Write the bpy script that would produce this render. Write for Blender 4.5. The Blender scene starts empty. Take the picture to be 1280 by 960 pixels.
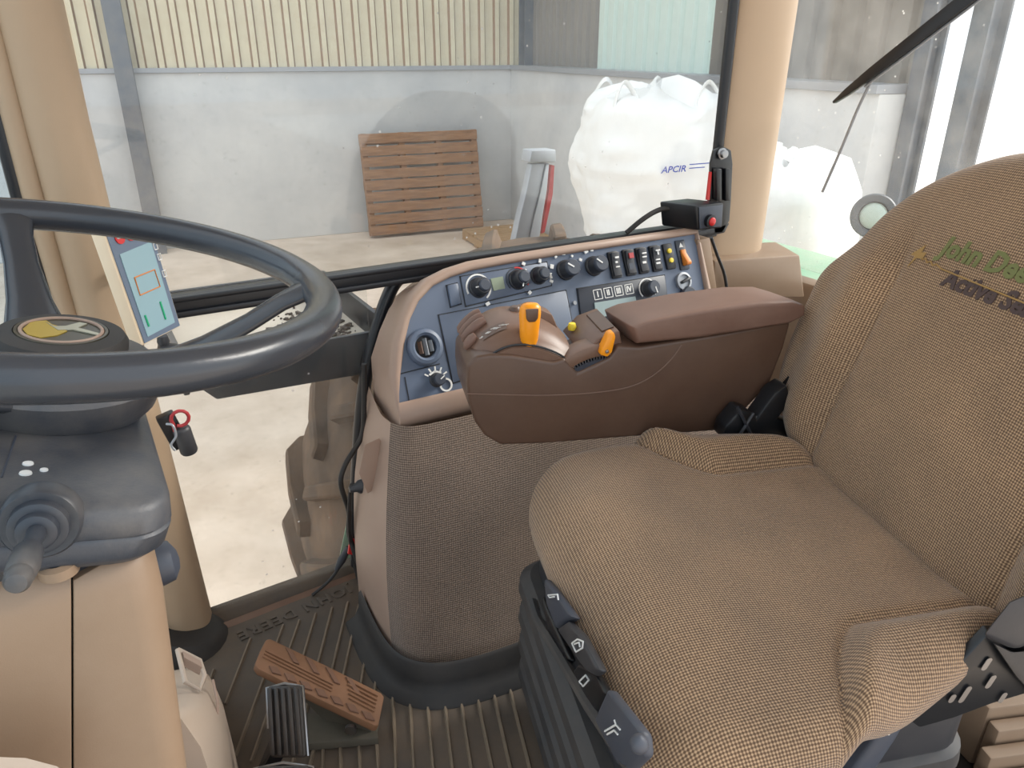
import bpy, bmesh, math, random
from mathutils import Vector as V, Matrix, noise
random.seed(7)
S = bpy.context.scene
COL = S.collection
PI = math.pi

# ------------------------------------------------------------------ camera
FPX = 940.0                                   # focal length in pixels of the 1280x960 frame
PITCH, AZ = math.radians(24), math.radians(30)
CAM = V((0, 0, 1.10))                         # cab floor is z = 0, +x is rearward, +y the tractor's right
RT = V((math.cos(AZ), -math.sin(AZ), 0))
HF = V((math.sin(AZ), math.cos(AZ), 0))
FW = HF * math.cos(PITCH) - V((0, 0, math.sin(PITCH)))
UP = HF * math.sin(PITCH) + V((0, 0, math.cos(PITCH)))
cd = bpy.data.cameras.new('camera')
cd.sensor_width = 36; cd.lens = 36 * FPX / 1280; cd.clip_start = .01; cd.clip_end = 300
cam = bpy.data.objects.new('camera', cd); COL.objects.link(cam)
m = Matrix((RT, UP, -FW)).transposed().to_4x4(); m.translation = CAM
cam.matrix_world = m
S.camera = cam

# ------------------------------------------------------------------ world, sun, exposure
w = bpy.data.worlds.new('sky'); S.world = w; w.use_nodes = True
nt = w.node_tree
bg = nt.nodes['Background']
bg.inputs[0].default_value = (.88, .94, 1.0, 1); bg.inputs[1].default_value = 1.0
sd = bpy.data.lights.new('sun', 'SUN'); sd.energy = 3.2; sd.angle = math.radians(25); sd.color = (1, .94, .87)
sun = bpy.data.objects.new('sun', sd); COL.objects.link(sun)
sun.rotation_euler = V((-.85, .12, -.50)).to_track_quat('-Z', 'Y').to_euler()
S.view_settings.view_transform = 'Standard'
S.view_settings.look = 'None'
S.view_settings.gamma = 1
S.view_settings.use_curve_mapping = False
S.view_settings.exposure = 0.82
S.cycles.use_denoising = True
S.cycles.max_bounces = 8
S.cycles.transparent_max_bounces = 16

# ------------------------------------------------------------------ measuring helpers (photo pixel -> point on a real plane)
def ray(x, y): return FW + RT * ((x - 640) / FPX) + UP * ((480 - y) / FPX)
def at_plane(x, y, p0, n):
    r = ray(x, y); return CAM + r * ((V(p0) - CAM).dot(n) / r.dot(n))
def at_z(x, y, z): return at_plane(x, y, (0, 0, z), V((0, 0, 1)))
def at_y(x, y, Y): return at_plane(x, y, (0, Y, 0), V((0, 1, 0)))
def at_x(x, y, X): return at_plane(x, y, (X, 0, 0), V((1, 0, 0)))
def proj(p):
    v = V(p) - CAM; d = v.dot(FW); return 640 + FPX * v.dot(RT) / d, 480 - FPX * v.dot(UP) / d

# ------------------------------------------------------------------ materials
def lin(c):
    c = [x / 255 for x in c]
    return tuple(x / 12.92 if x <= .04045 else ((x + .055) / 1.055) ** 2.4 for x in c) + (1,)
class NT:
    def __init__(s, name):
        s.m = bpy.data.materials.new(name); s.m.use_nodes = True; s.t = s.m.node_tree
        s.b = s.t.nodes['Principled BSDF']; s.out = s.t.nodes['Material Output']
    def n(s, kind, **kw):
        x = s.t.nodes.new(kind)
        for k, v in kw.items():
            if k.startswith('i_'):
                x.inputs[k[2:].replace('_', ' ')].default_value = v
            else: setattr(x, k, v)
        return x
    def l(s, a, b): s.t.links.new(a, b)
    def coord(s, which='Object', scale=(1, 1, 1)):
        tc = s.n('ShaderNodeTexCoord'); mp = s.n('ShaderNodeMapping'); mp.inputs['Scale'].default_value = scale
        s.l(tc.outputs[which], mp.inputs[0]); return mp.outputs[0]
    def noise(s, co, scale, detail=4, rough=.6):
        x = s.n('ShaderNodeTexNoise'); x.inputs['Scale'].default_value = scale; x.inputs['Detail'].default_value = detail
        x.inputs['Roughness'].default_value = rough; s.l(co, x.inputs['Vector']); return x.outputs['Fac']
    def ramp(s, fac, stops):
        r = s.n('ShaderNodeValToRGB'); e = r.color_ramp.elements
        e[0].position, e[0].color = stops[0]; e[1].position, e[1].color = stops[-1]
        for p, c in stops[1:-1]:
            q = e.new(p); q.color = c
        s.l(fac, r.inputs[0]); return r.outputs[0]
    def math(s, op, a, b=0.0):
        x = s.n('ShaderNodeMath'); x.operation = op
        for i, v in enumerate((a, b)):
            if isinstance(v, (int, float)): x.inputs[i].default_value = v
            else: s.l(v, x.inputs[i])
        return x.outputs[0]
    def mix(s, fac, a, b):
        x = s.n('ShaderNodeMix'); x.data_type = 'RGBA'
        for i, v in ((0, fac), (6, a), (7, b)):
            if isinstance(v, (int, float, tuple)): x.inputs[i].default_value = v
            else: s.l(v, x.inputs[i])
        return x.outputs[2]
    def bump(s, h, strength=.3, dist=.002):
        x = s.n('ShaderNodeBump'); x.inputs['Strength'].default_value = strength; x.inputs['Distance'].default_value = dist
        s.l(h, x.inputs['Height']); s.l(x.outputs[0], s.b.inputs['Normal'])
MATS = {}
def plain(name, c, rough=.5, metal=0, var=.08, scale=14, grain=0, gscale=900, dust=0, dustc=(190, 175, 155), spec=.5, gdist=.0006):
    """moulded or painted surface: slight mottling, optional grain relief and dust patches"""
    t = NT(name); c1 = lin(c); co = t.coord()
    lo = tuple(x * (1 - var) for x in c1[:3]) + (1,); hi = tuple(min(1, x * (1 + var)) for x in c1[:3]) + (1,)
    col = t.mix(t.noise(co, scale), lo, hi)
    if dust:
        f = t.ramp(t.noise(co, 6, 8, .7), [(.38, (0, 0, 0, 1)), (.75, (dust,) * 3 + (1,))])
        col = t.mix(f, col, lin(dustc))
        rr = t.math('ADD', t.math('MULTIPLY', f, .4), rough); t.l(rr, t.b.inputs['Roughness'])
    else: t.b.inputs['Roughness'].default_value = rough
    t.l(col, t.b.inputs['Base Color'])
    t.b.inputs['Metallic'].default_value = metal
    t.b.inputs['Specular IOR Level'].default_value = spec
    if grain: t.bump(t.noise(co, gscale, 2), grain, gdist)
    MATS[name] = t.m; return t.m
def weave(name, dark, light, pitch=.0055, coord='UV', bump=.5):
    t = NT(name); co = t.coord(coord)
    sp = t.n('ShaderNodeSeparateXYZ'); t.l(co, sp.inputs[0])
    wob = t.math('MULTIPLY', t.noise(co, 40, 2), 2.2)
    k = 2 * PI / pitch
    sx = t.math('SINE', t.math('ADD', t.math('MULTIPLY', sp.outputs[0], k), wob))
    sy = t.math('SINE', t.math('ADD', t.math('MULTIPLY', sp.outputs[1], k), wob))
    h = t.math('MULTIPLY', t.math('ADD', sx, sy), .25)
    h = t.math('ADD', h, .5)
    h2 = t.math('ADD', h, t.math('MULTIPLY', t.math('SUBTRACT', t.noise(co, 260, 2), .5), .7))
    col = t.ramp(h2, [(.22, lin(dark)), (.55, lin([(a + b) / 2 for a, b in zip(dark, light)])), (.85, lin(light))])
    wear = t.ramp(t.noise(co, 7, 5, .6), [(.35, (.86, .86, .86, 1)), (.7, (1.1, 1.08, 1.05, 1))])
    mm = t.n('ShaderNodeMix'); mm.data_type = 'RGBA'; mm.blend_type = 'MULTIPLY'; mm.inputs[0].default_value = 1
    t.l(col, mm.inputs[6]); t.l(wear, mm.inputs[7]); t.l(mm.outputs[2], t.b.inputs['Base Color'])
    t.b.inputs['Roughness'].default_value = .9; t.b.inputs['Specular IOR Level'].default_value = .2
    t.b.inputs['Sheen Weight'].default_value = .25
    t.bump(h2, bump, .0016)
    MATS[name] = t.m; return t.m
def concrete(name, c1, c2, scale=1.2, rough=.9, speck=.5):
    t = NT(name); co = t.coord()
    a = t.noise(co, scale, 8, .65); b = t.noise(co, scale * 14, 6, .7)
    col = t.ramp(a, [(.32, lin(c1)), (.68, lin(c2))])
    st = t.ramp(b, [(.28, (.55, .54, .53, 1)), (.42, (1, 1, 1, 1))])
    mm = t.n('ShaderNodeMix'); mm.data_type = 'RGBA'; mm.blend_type = 'MULTIPLY'; mm.inputs[0].default_value = speck
    t.l(col, mm.inputs[6]); t.l(st, mm.inputs[7]); t.l(mm.outputs[2], t.b.inputs['Base Color'])
    t.b.inputs['Roughness'].default_value = rough; t.bump(b, .3, .01)
    MATS[name] = t.m; return t.m
def glass(name, tint=(.955, .965, .96), dust=.10, spots=True):
    """thin pane: mostly clear, mirror-like at the Fresnel rate, with dust film and dried drops"""
    t = NT(name); t.t.nodes.remove(t.b)
    co = t.coord()
    tr = t.n('ShaderNodeBsdfTransparent'); tr.inputs[0].default_value = tint + (1,)
    gl = t.n('ShaderNodeBsdfGlossy'); gl.inputs['Roughness'].default_value = .02
    lw = t.n('ShaderNodeLayerWeight'); lw.inputs[0].default_value = .5
    fr = t.math('ADD', t.math('MULTIPLY', t.math('POWER', lw.outputs['Facing'], 5.0), .9), .03)
    m1 = t.n('ShaderNodeMixShader'); t.l(fr, m1.inputs[0]); t.l(tr.outputs[0], m1.inputs[1]); t.l(gl.outputs[0], m1.inputs[2])
    df = t.n('ShaderNodeBsdfDiffuse'); df.inputs[0].default_value = (.8, .78, .75, 1)
    tl = t.n('ShaderNodeBsdfTranslucent'); tl.inputs[0].default_value = (.8, .78, .75, 1)
    ad = t.n('ShaderNodeMixShader'); ad.inputs[0].default_value = .5; t.l(df.outputs[0], ad.inputs[1]); t.l(tl.outputs[0], ad.inputs[2])
    f = t.ramp(t.noise(co, 3, 7, .7), [(.35, (0, 0, 0, 1)), (.8, (dust,) * 3 + (1,))])
    if spots:
        vo = t.n('ShaderNodeTexVoronoi'); vo.inputs['Scale'].default_value = 34; t.l(co, vo.inputs['Vector'])
        sp = t.ramp(vo.outputs['Distance'], [(.06, (.6, .6, .6, 1)), (.10, (0, 0, 0, 1))])
        keep = t.ramp(t.noise(co, 5, 3), [(.52, (0, 0, 0, 1)), (.62, (1, 1, 1, 1))])
        f = t.math('ADD', f, t.math('MULTIPLY', sp, keep))
    m2 = t.n('ShaderNodeMixShader'); t.l(f, m2.inputs[0]); t.l(m1.outputs[0], m2.inputs[1]); t.l(ad.outputs[0], m2.inputs[2])
    t.l(m2.outputs[0], t.out.inputs[0]); MATS[name] = t.m; return t.m
def wood(name, c1, c2):
    t = NT(name); co = t.coord('Object', (3, 40, 40))
    col = t.ramp(t.noise(co, 1.5, 6, .7), [(.3, lin(c1)), (.7, lin(c2))])
    t.l(col, t.b.inputs['Base Color']); t.b.inputs['Roughness'].default_value = .85
    MATS[name] = t.m; return t.m

plain('beige', (140, 117, 96), .42, grain=.10, var=.05, scale=9, dust=.12)
plain('beige_pillar', (174, 150, 124), .55, grain=.25, gscale=500, var=.03)
plain('beige_pale', (186, 168, 152), .5, var=.05)
plain('bezel_brown', (156, 131, 116), .5, var=.06, grain=.1, dust=.15)
plain('brown_dark', (84, 62, 50), .38, grain=.15, gscale=700, var=.08, dust=.14, dustc=(150, 125, 105))
plain('brown_mid', (104, 78, 64), .4, grain=.15, gscale=700, var=.08, dust=.2, dustc=(165, 140, 120))
plain('pad_brown', (112, 84, 72), .5, grain=.3, gscale=450, var=.06, dust=.25, dustc=(165, 140, 125))
plain('black_plastic', (44, 46, 52), .42, grain=.15, var=.1, dust=.18, dustc=(120, 115, 110))
plain('shroud_black', (62, 66, 74), .4, grain=.3, gscale=420, var=.1, dust=.5, dustc=(150, 140, 128))
plain('rim_black', (54, 57, 63), .26, grain=.12, gscale=350, var=.12, scale=9)
plain('rubber_black', (34, 33, 34), .6, var=.15, dust=.2, dustc=(110, 98, 86))
plain('rubber_mat', (78, 70, 63), .75, var=.18, scale=22, dust=.55, dustc=(118, 98, 78), grain=.2, gscale=300)
plain('mat_rib', (118, 104, 88), .8, var=.2, scale=30)
plain('panel_blue', (94, 106, 126), .38, grain=.2, gscale=700, var=.05)
plain('panel_dark', (46, 52, 64), .42, grain=.1, var=.06)
plain('panel_line', (26, 28, 34), .5)
plain('knob_grey', (62, 68, 80), .45, var=.08)
plain('seat_blue', (58, 66, 80), .45, var=.1, dust=.25, dustc=(120, 110, 100))
plain('bellows_black', (50, 50, 52), .55, var=.12, dust=.4, dustc=(112, 102, 92))
plain('lcd_green', (140, 190, 165), .3, var=.03)
plain('lcd_grey', (150, 168, 170), .3, var=.03)
plain('lcd_olive', (140, 152, 130), .3, var=.03)
plain('screen_blue', (140, 170, 180), .22, var=.06, scale=4)
plain('monitor_face', (98, 112, 132), .4, var=.05)
plain('monitor_bezel', (226, 206, 178), .5, var=.03)
plain('white_print', (228, 228, 226), .6, var=.02)
plain('orange', (236, 148, 24), .35, var=.05)
plain('orange_dull', (214, 128, 50), .5)
plain('yellow', (232, 206, 60), .5)
plain('red', (206, 40, 40), .4)
plain('red_dull', (170, 52, 56), .5)
plain('green_tick', (40, 168, 120), .5)
plain('green_paint', (130, 172, 142), .4, dust=.5, dustc=(190, 190, 170))
plain('pedal_orange', (126, 88, 62), .65, var=.12, scale=30, dust=.3, dustc=(150, 120, 95))
plain('pedal_dark', (112, 80, 62), .7, var=.15, scale=40)
plain('pedal_black', (38, 38, 40), .4, var=.2, dust=.35, dustc=(110, 92, 76))
plain('steel', (150, 150, 152), .35, 1, var=.15)
plain('steel_black', (22, 24, 28), .35, var=.2)
plain('black_frame', (24, 26, 31), .38, var=.15)
plain('galvanised', (158, 162, 168), .5, .4, var=.1)
plain('post_blue', (84, 92, 102), .5, var=.08, dust=.2)
plain('tyre', (84, 70, 58), .85, var=.18, scale=8, dust=.6, dustc=(150, 122, 98))
plain('bag_white', (236, 236, 234), .7, var=.03)
plain('bag_print', (60, 80, 170), .7)
plain('lever_black', (50, 54, 62), .4, var=.1, dust=.25)
plain('gold', (176, 150, 60), .35, .3)
plain('emblem', (62, 58, 46), .3, var=.3)
plain('emblem_silver', (170, 168, 150), .3, .4)
plain('stitch_green', (112, 116, 72), .9)
plain('stitch_gold', (160, 128, 78), .9)
plain('stitch_dark', (78, 64, 62), .9)
plain('debris', (84, 74, 66), .9, var=.3)
plain('tray_floor', (196, 186, 172), .9, var=.12, scale=40)
plain('lamp_ring', (90, 96, 104), .5)
plain('yard', (244, 240, 232), .9, var=.03)
plain('pedal_base', (74, 68, 58), .7, var=.2, dust=.5, dustc=(120, 112, 96))
plain('headliner', (200, 184, 160), .9)
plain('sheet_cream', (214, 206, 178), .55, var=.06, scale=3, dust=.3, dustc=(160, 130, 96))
plain('rib_shade_brown', (140, 112, 84), .6, var=.1)
plain('sheet_pale', (196, 214, 206), .5, var=.04)
plain('sheet_dark', (120, 116, 110), .6, var=.1)
weave('seat_fabric', (96, 74, 57), (188, 158, 126), .0036)
weave('console_fabric', (82, 70, 62), (146, 128, 115), .0036, 'UV', .4)
concrete('wall_concrete', (186, 188, 190), (212, 212, 210), .9, speck=.35)
concrete('floor_concrete', (192, 172, 152), (228, 210, 192), 1.3, speck=.45)
glass('glass_side'); glass('glass_rear', dust=.16); glass('glass_front', (.86, .93, .97), .12)
wood('pallet_wood', (112, 78, 54), (166, 124, 90))
wood('pallet_pale', (140, 108, 74), (184, 150, 108))

# ------------------------------------------------------------------ mesh helpers
class MB:
    def __init__(s): s.v = []; s.f = []; s.uv = None
    def add(s, vs, fs):
        o = len(s.v); s.v += [V(p) for p in vs]; s.f += [[i + o for i in f] for f in fs]; return s
    def box(s, c, size, rot=None):
        x, y, z = [q / 2 for q in size]
        vs = [V(p) for p in ((-x, -y, -z), (x, -y, -z), (x, y, -z), (-x, y, -z), (-x, -y, z), (x, -y, z), (x, y, z), (-x, y, z))]
        if rot is not None: vs = [rot @ p for p in vs]
        return s.add([p + V(c) for p in vs], [(0, 3, 2, 1), (4, 5, 6, 7), (0, 1, 5, 4), (1, 2, 6, 5), (2, 3, 7, 6), (3, 0, 4, 7)])
    def loft(s, rings, closed=True, cap0=True, cap1=True):
        n = len(rings[0]); o = len(s.v)
        for r in rings: s.v += [V(p) for p in r]
        for i in range(len(rings) - 1):
            for j in range(n if closed else n - 1):
                k = (j + 1) % n
                s.f.append([o + i * n + j, o + i * n + k, o + (i + 1) * n + k, o + (i + 1) * n + j])
        if cap0: s.f.append([o + j for j in range(n)][::-1])
        if cap1: s.f.append([o + (len(rings) - 1) * n + j for j in range(n)])
        return s
    def prism(s, poly, fn, h0, h1):
        """poly of (a, b); fn(a, b, h) -> point"""
        return s.loft([[fn(a, b, h0) for a, b in poly], [fn(a, b, h1) for a, b in poly]])
    def tube(s, path, r, n=12, cap=True, flat=None):
        path = [V(p) for p in path]; rings = []
        t0 = (path[1] - path[0]).normalized()
        up = V((0, 0, 1)) if abs(t0.z) < .9 else V((1, 0, 0))
        e = t0.cross(up).normalized()
        for i, p in enumerate(path):
            t = ((path[min(i + 1, len(path) - 1)] - path[max(i - 1, 0)])).normalized()
            e = (e - t * e.dot(t)).normalized(); b = t.cross(e)
            rr = r[i] if isinstance(r, (list, tuple)) else r
            rings.append([p + e * (math.cos(2 * PI * k / n) * rr) + b * (math.sin(2 * PI * k / n) * rr * (flat or 1)) for k in range(n)])
        return s.loft(rings, True, cap, cap)
    def lathe(s, prof, fr, n=32, a0=0, a1=2 * PI):
        """prof of (radius, height); fr(a, b, h) -> point"""
        full = abs(a1 - a0 - 2 * PI) < 1e-6
        cnt = n if full else n + 1
        rings = [[fr(math.cos(a0 + (a1 - a0) * k / n) * r, math.sin(a0 + (a1 - a0) * k / n) * r, h) for k in range(cnt)] for r, h in prof]
        return s.loft(rings, full, True, True)
    def text(s, body, size, fn, ext=.0006, shear=0, align='CENTER', space=1, bold=0):
        cu = bpy.data.curves.new('t', 'FONT'); cu.body = body; cu.size = size; cu.align_x = align; cu.align_y = 'CENTER'
        cu.extrude = ext; cu.shear = shear; cu.space_character = space; cu.resolution_u = 2; cu.offset = bold
        ob = bpy.data.objects.new('t', cu); me = bpy.data.meshes.new_from_object(ob)
        s.add([fn(p.co.x, p.co.y, p.co.z) for p in me.vertices], [list(p.vertices) for p in me.polygons])
        bpy.data.objects.remove(ob); bpy.data.curves.remove(cu); bpy.data.meshes.remove(me); return s
def mesh(name, mb, bev=0, seg=2, smooth=40, sub=0):
    me = bpy.data.meshes.new(name); bm = bmesh.new()
    vs = [bm.verts.new(p) for p in mb.v]
    uvl = bm.loops.layers.uv.new('uv') if mb.uv else None
    for f in mb.f:
        try: fc = bm.faces.new([vs[i] for i in f])
        except ValueError: continue
        if uvl:
            for lp, i in zip(fc.loops, f): lp[uvl].uv = mb.uv[i]
    if not mb.uv: bmesh.ops.remove_doubles(bm, verts=bm.verts, dist=1e-6)
    bmesh.ops.recalc_face_normals(bm, faces=bm.faces)
    if bev:
        es = [e for e in bm.edges if len(e.link_faces) == 2 and e.calc_face_angle(0) > .5]
        bmesh.ops.bevel(bm, geom=es, offset=bev, segments=seg, affect='EDGES', profile=.5, clamp_overlap=True)
    bm.to_mesh(me); bm.free()
    if smooth:
        for p in me.polygons: p.use_smooth = True
        me.set_sharp_from_angle(angle=math.radians(smooth))
    return me
def empty(name, loc=(0, 0, 0), rz=0, label=None, cat=None, group=None):
    o = bpy.data.objects.new(name, None); COL.objects.link(o); o.location = loc; o.rotation_euler = (0, 0, rz)
    o.empty_display_size = .05
    if label: o['label'] = label
    if cat: o['category'] = cat
    if group: o['group'] = group
    return o
def put(name, me, mat, parent=None, label=None, M=None, wld=True):
    """link a mesh as an object; children given in world coordinates unless wld is False"""
    o = bpy.data.objects.new(name, me); COL.objects.link(o)
    if mat and not me.materials: me.materials.append(MATS[mat])
    if parent:
        o.parent = parent
        if wld and parent.parent is None: o.matrix_parent_inverse = parent.matrix_basis.inverted()
    if M is not None: o.matrix_basis = M
    if label: o['label'] = label
    return o
def obj(name, mb, mat, parent=None, label=None, bev=0, seg=2, smooth=40, wld=True, M=None):
    return put(name, mesh(name, mb, bev, seg, smooth), mat, parent, label, M, wld)
def thing(o, label, cat, group=None):
    o['label'] = label; o['category'] = cat
    if group: o['group'] = group
    return o
def struct(o, label=None, cat=None):
    o['kind'] = 'structure'
    if label: o['label'] = label
    if cat: o['category'] = cat
    return o
def frame(o, ex, ey, ez):
    o, ex, ey, ez = V(o), V(ex), V(ey), V(ez)
    return lambda a, b, h: o + ex * a + ey * b + ez * h
def fmat(o, ex, ey, ez):
    M = Matrix((V(ex), V(ey), V(ez))).transposed().to_4x4(); M.translation = V(o); return M
def sst(a, b, x):
    t = max(0, min(1, (x - a) / (b - a))); return t * t * (3 - 2 * t)
def bez(pts, n=24):
    """Catmull-Rom through the points"""
    P = [V(p) for p in pts]; P = [P[0] * 2 - P[1]] + P + [P[-1] * 2 - P[-2]]; out = []
    k = len(P) - 3
    for i in range(k):
        for j in range(n // k + 1):
            t = j / (n // k + 1); a, b, c, d = P[i:i + 4]
            out.append(.5 * ((2 * b) + (c - a) * t + (2 * a - 5 * b + 4 * c - d) * t * t + (3 * b - a - 3 * c + d) * t ** 3))
    return out + [P[-2]]

# ================================================================== the shed around the tractor
GZ = -1.1                                            # ground level
WD = V((math.cos(math.radians(-7.06)), math.sin(math.radians(-7.06)), 0))   # along the back wall
WN = V((WD.y, -WD.x, 0))                             # out of the back wall, towards the tractor
COR = V((5.58, 9.23, 0))
RD = V((math.sin(math.radians(-10)), -math.cos(math.radians(-10)), 0))      # along the right wall
RN = V((RD.y, -RD.x, 0))
Z = V((0, 0, 1))
struct(obj('floor', MB().box((0, 10, GZ - .1), (90, 90, .2)), 'floor_concrete'), 'pale dusty concrete floor of the shed', 'floor')
WTOP = .86
struct(obj('yard_ground', MB().box((28, 4, GZ + .003), (44, 60, .006)), 'yard'), 'bright pale yard outside the shed opening', 'ground')
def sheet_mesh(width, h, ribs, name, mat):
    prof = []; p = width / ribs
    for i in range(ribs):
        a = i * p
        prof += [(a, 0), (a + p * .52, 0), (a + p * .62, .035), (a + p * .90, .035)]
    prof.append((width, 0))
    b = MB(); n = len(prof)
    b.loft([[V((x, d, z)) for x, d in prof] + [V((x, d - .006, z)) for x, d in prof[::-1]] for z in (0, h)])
    me = mesh(name, b, smooth=0); me.materials.append(MATS[mat]); me.materials.append(MATS['rib_shade_brown' if mat == 'sheet_cream' else mat])
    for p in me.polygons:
        if abs(p.normal.x) > .3 and abs(p.normal.z) < .5: p.material_index = 1  # shade on the rib flanks, painted in brown on the cream sheets
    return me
def shed_wall(name, o, d, n, length, label, pick):
    b = MB(); fr = frame(o, d, n, Z)
    b.prism([(0, 0), (length, 0), (length, -.25), (0, -.25)], fr, GZ, WTOP)
    wl = struct(obj(name, b, 'wall_concrete', bev=.012), label, 'wall')
    c = MB().prism([(0, .03), (length, .03), (length, -.28), (0, -.28)], fr, WTOP, WTOP + .05)
    obj('ledge', c, 'galvanised', wl)
    cache = {}
    for i in range(int(length)):
        k = pick(i)
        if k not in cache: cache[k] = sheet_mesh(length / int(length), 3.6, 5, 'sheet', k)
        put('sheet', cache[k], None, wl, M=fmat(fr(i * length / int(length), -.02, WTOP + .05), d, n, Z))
    return wl
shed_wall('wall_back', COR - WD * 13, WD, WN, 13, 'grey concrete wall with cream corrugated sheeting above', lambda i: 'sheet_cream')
shed_wall('wall_right', COR, RD, -RN, 6.36, 'short concrete wall with corrugated sheeting behind the white bulk bags',
          lambda i: 'sheet_pale' if i in (2, 3) else 'sheet_dark')
def post(o, d, n, wx, wy, h, label):
    """steel I-section column"""
    fr = frame(o, d, n, Z); t = .018
    poly = [(-wx, -wy), (wx, -wy), (wx, -wy + t), (t / 2, -wy + t), (t / 2, wy - t), (wx, wy - t), (wx, wy), (-wx, wy), (-wx, wy - t), (-t / 2, wy - t), (-t / 2, -wy + t), (-wx, -wy + t)]
    o = obj('steel_post', MB().prism(poly, fr, GZ, 4.4), 'post_blue', smooth=0)
    return thing(o, label, 'post', 'steel posts of the shed')
pL = at_plane(163, 130, COR + WN * .14, WN); pL.z = 0
post(pL, WD, WN, .09, .10, 0, 'blue-grey steel post on the back wall left of the leaning pallet')
post(COR + WN * .12 - WD * .05, WD, WN, .10, .10, 0, 'dark steel post in the corner of the concrete walls')
post(COR + RD * 6.42, RD, RN, .05, .06, 0, 'steel post at the open end of the right wall')
pB = CAM + ray(1222, 95) * 5.2; pB.z = 0
post(pB, RD, RN, .075, .09, 0, 'steel post standing alone in the bright doorway behind the seat')

# ---- pallets
def board(name, u, v, hh, su, sv, sh, mat, parent): return obj(name, MB().box((u, v, hh), (su, sv, sh)), mat, parent, bev=.004, seg=1, smooth=0, wld=False)
def pallet(label, M, W, H, nb, mat):
    root = empty('pallet', label=label, cat='pallet'); root.matrix_basis = M
    bh = H / nb
    b1 = mesh('deck_board', MB().box((0, 0, 0), (W, bh * .84, .022)), .004, 1, 0); b1.materials.append(MATS[mat])
    b2 = mesh('bottom_board', MB().box((0, 0, 0), (W, bh * .9, .022)), .004, 1, 0); b2.materials.append(MATS[mat])
    s1 = mesh('stringer', MB().box((0, 0, 0), (.075, H, .09)), .004, 1, 0); s1.materials.append(MATS[mat])
    for i in range(nb):
        put('deck_board', b1, None, root, M=Matrix.Translation((W / 2 + random.uniform(-.006, .006), bh * (i + .5) + random.uniform(-.006, .006), .113)), wld=False)
    for i in (0, nb // 2, nb - 1):
        put('bottom_board', b2, None, root, M=Matrix.Translation((W / 2, bh * (i + .5), -.001)), wld=False)
    for i in range(4):
        put('stringer', s1, None, root, M=Matrix.Translation((.0375 + (W - .075) * i / 3, H / 2, .056)), wld=False)
    return root
o = at_plane(462, 297, COR + WN * .34, WN); o.z = GZ + .015
vv = (Z * 1.25 - WN * .22).normalized()
pallet('brown wooden pallet leaning upright against the back wall', fmat(o - vv * 0, WD, vv, WD.cross(vv)), 1.52, 1.24, 9, 'pallet_wood')
o2 = at_z(612, 308, GZ + .12)
o2.z = GZ + .012
pallet('wooden pallet lying flat on the floor beside the leaning one', fmat(o2, WD, -WN, Z), .85, .95, 7, 'pallet_pale')

# ---- bulk bags
def bag(name, c, wx, wy, z0, z1, rz, label, seed, loops=True):
    b = MB(); rings = []; n = 56; N = 26
    for i in range(N + 1):
        t = i / N; z = z0 + (z1 - z0) * t
        k = (1 - .09 * abs(2 * t - 1) ** 4) * (1 - .10 * (1 - t) ** 8) * (1 + .04 * math.sin(t * 9 + seed))
        if t > .93: k *= 1 - (t - .93) * 1.5
        r = []
        for j in range(n):
            a = 2 * PI * j / n; ca, sa = math.cos(a), math.sin(a)
            q = (abs(ca) ** 4.2 + abs(sa) ** 4.2) ** (-1 / 4.2)
            p = V((ca * q * wx / 2 * k, sa * q * wy / 2 * k, z))
            nn = noise.noise(V((p.x * 3 + seed, p.y * 3, z * 2.2))) * .07 + abs(noise.noise(V((p.x * 6, p.y * 6 + seed, z * 7)))) * .05
            f = 1 + nn / max(.2, p.xy.length)
            r.append(V((p.x * f, p.y * f, z + (noise.noise(V((p.x * 6, p.y * 6, seed))) * .10 if t > .85 else 0))))
        rings.append(r)
    top = rings[-1]
    for s_, dz in ((.7, .03), (.4, .055), (.12, .03)):
        rings.append([V((p.x * s_, p.y * s_, p.z + dz + noise.noise(V((p.x * 7, p.y * 7, seed + s_))) * .07)) for p in top])
    b.loft(rings)
    root = empty(name, (c[0], c[1], z0), rz, label, 'bag', 'white bulk bags in the shed')
    for v in b.v: v.z -= z0
    obj('bag_body', b, 'bag_white', root, smooth=60, wld=False)
    if loops:
        h = z1 - z0
        for sx, sy in ((-1, -1), (1, -1), (-1, 1), (1, 1)):
            x, y = sx * wx * .40, sy * wy * .40
            pth = bez([(x - sx * .02, y, h * .78), (x - sx * .05, y - sy * .03, h * .98), (x - sx * .12, y - sy * .10, h + .10), (x - sx * .20, y - sy * .06, h * 1.0), (x - sx * .24, y + sy * .02, h * .86)], 20)
            obj('lifting_loop', MB().tube(pth, .028, 8, flat=.35), 'bag_white', root, wld=False)
    return root
cB = CAM + ray(812, 200) * 5.5
bag('bulk_bag', cB, 1.02, 1.0, -.22, .80, math.radians(-25), 'full white bulk bag with small blue print on top of another bag', 3.1)
bag('bulk_bag', cB + RT * .12 + V((.0, .05, 0)), 1.06, 1.04, GZ, -.40, math.radians(-20), 'slumped bulk bag underneath the bag with blue print', 5.7, False)
cB3 = CAM + ray(975, 270) * 3.6
bag('bulk_bag', cB3, .62, .62, GZ, .60, math.radians(15), 'overexposed white bag seen through the rear window next to the pillar', 1.4, False)
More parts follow.
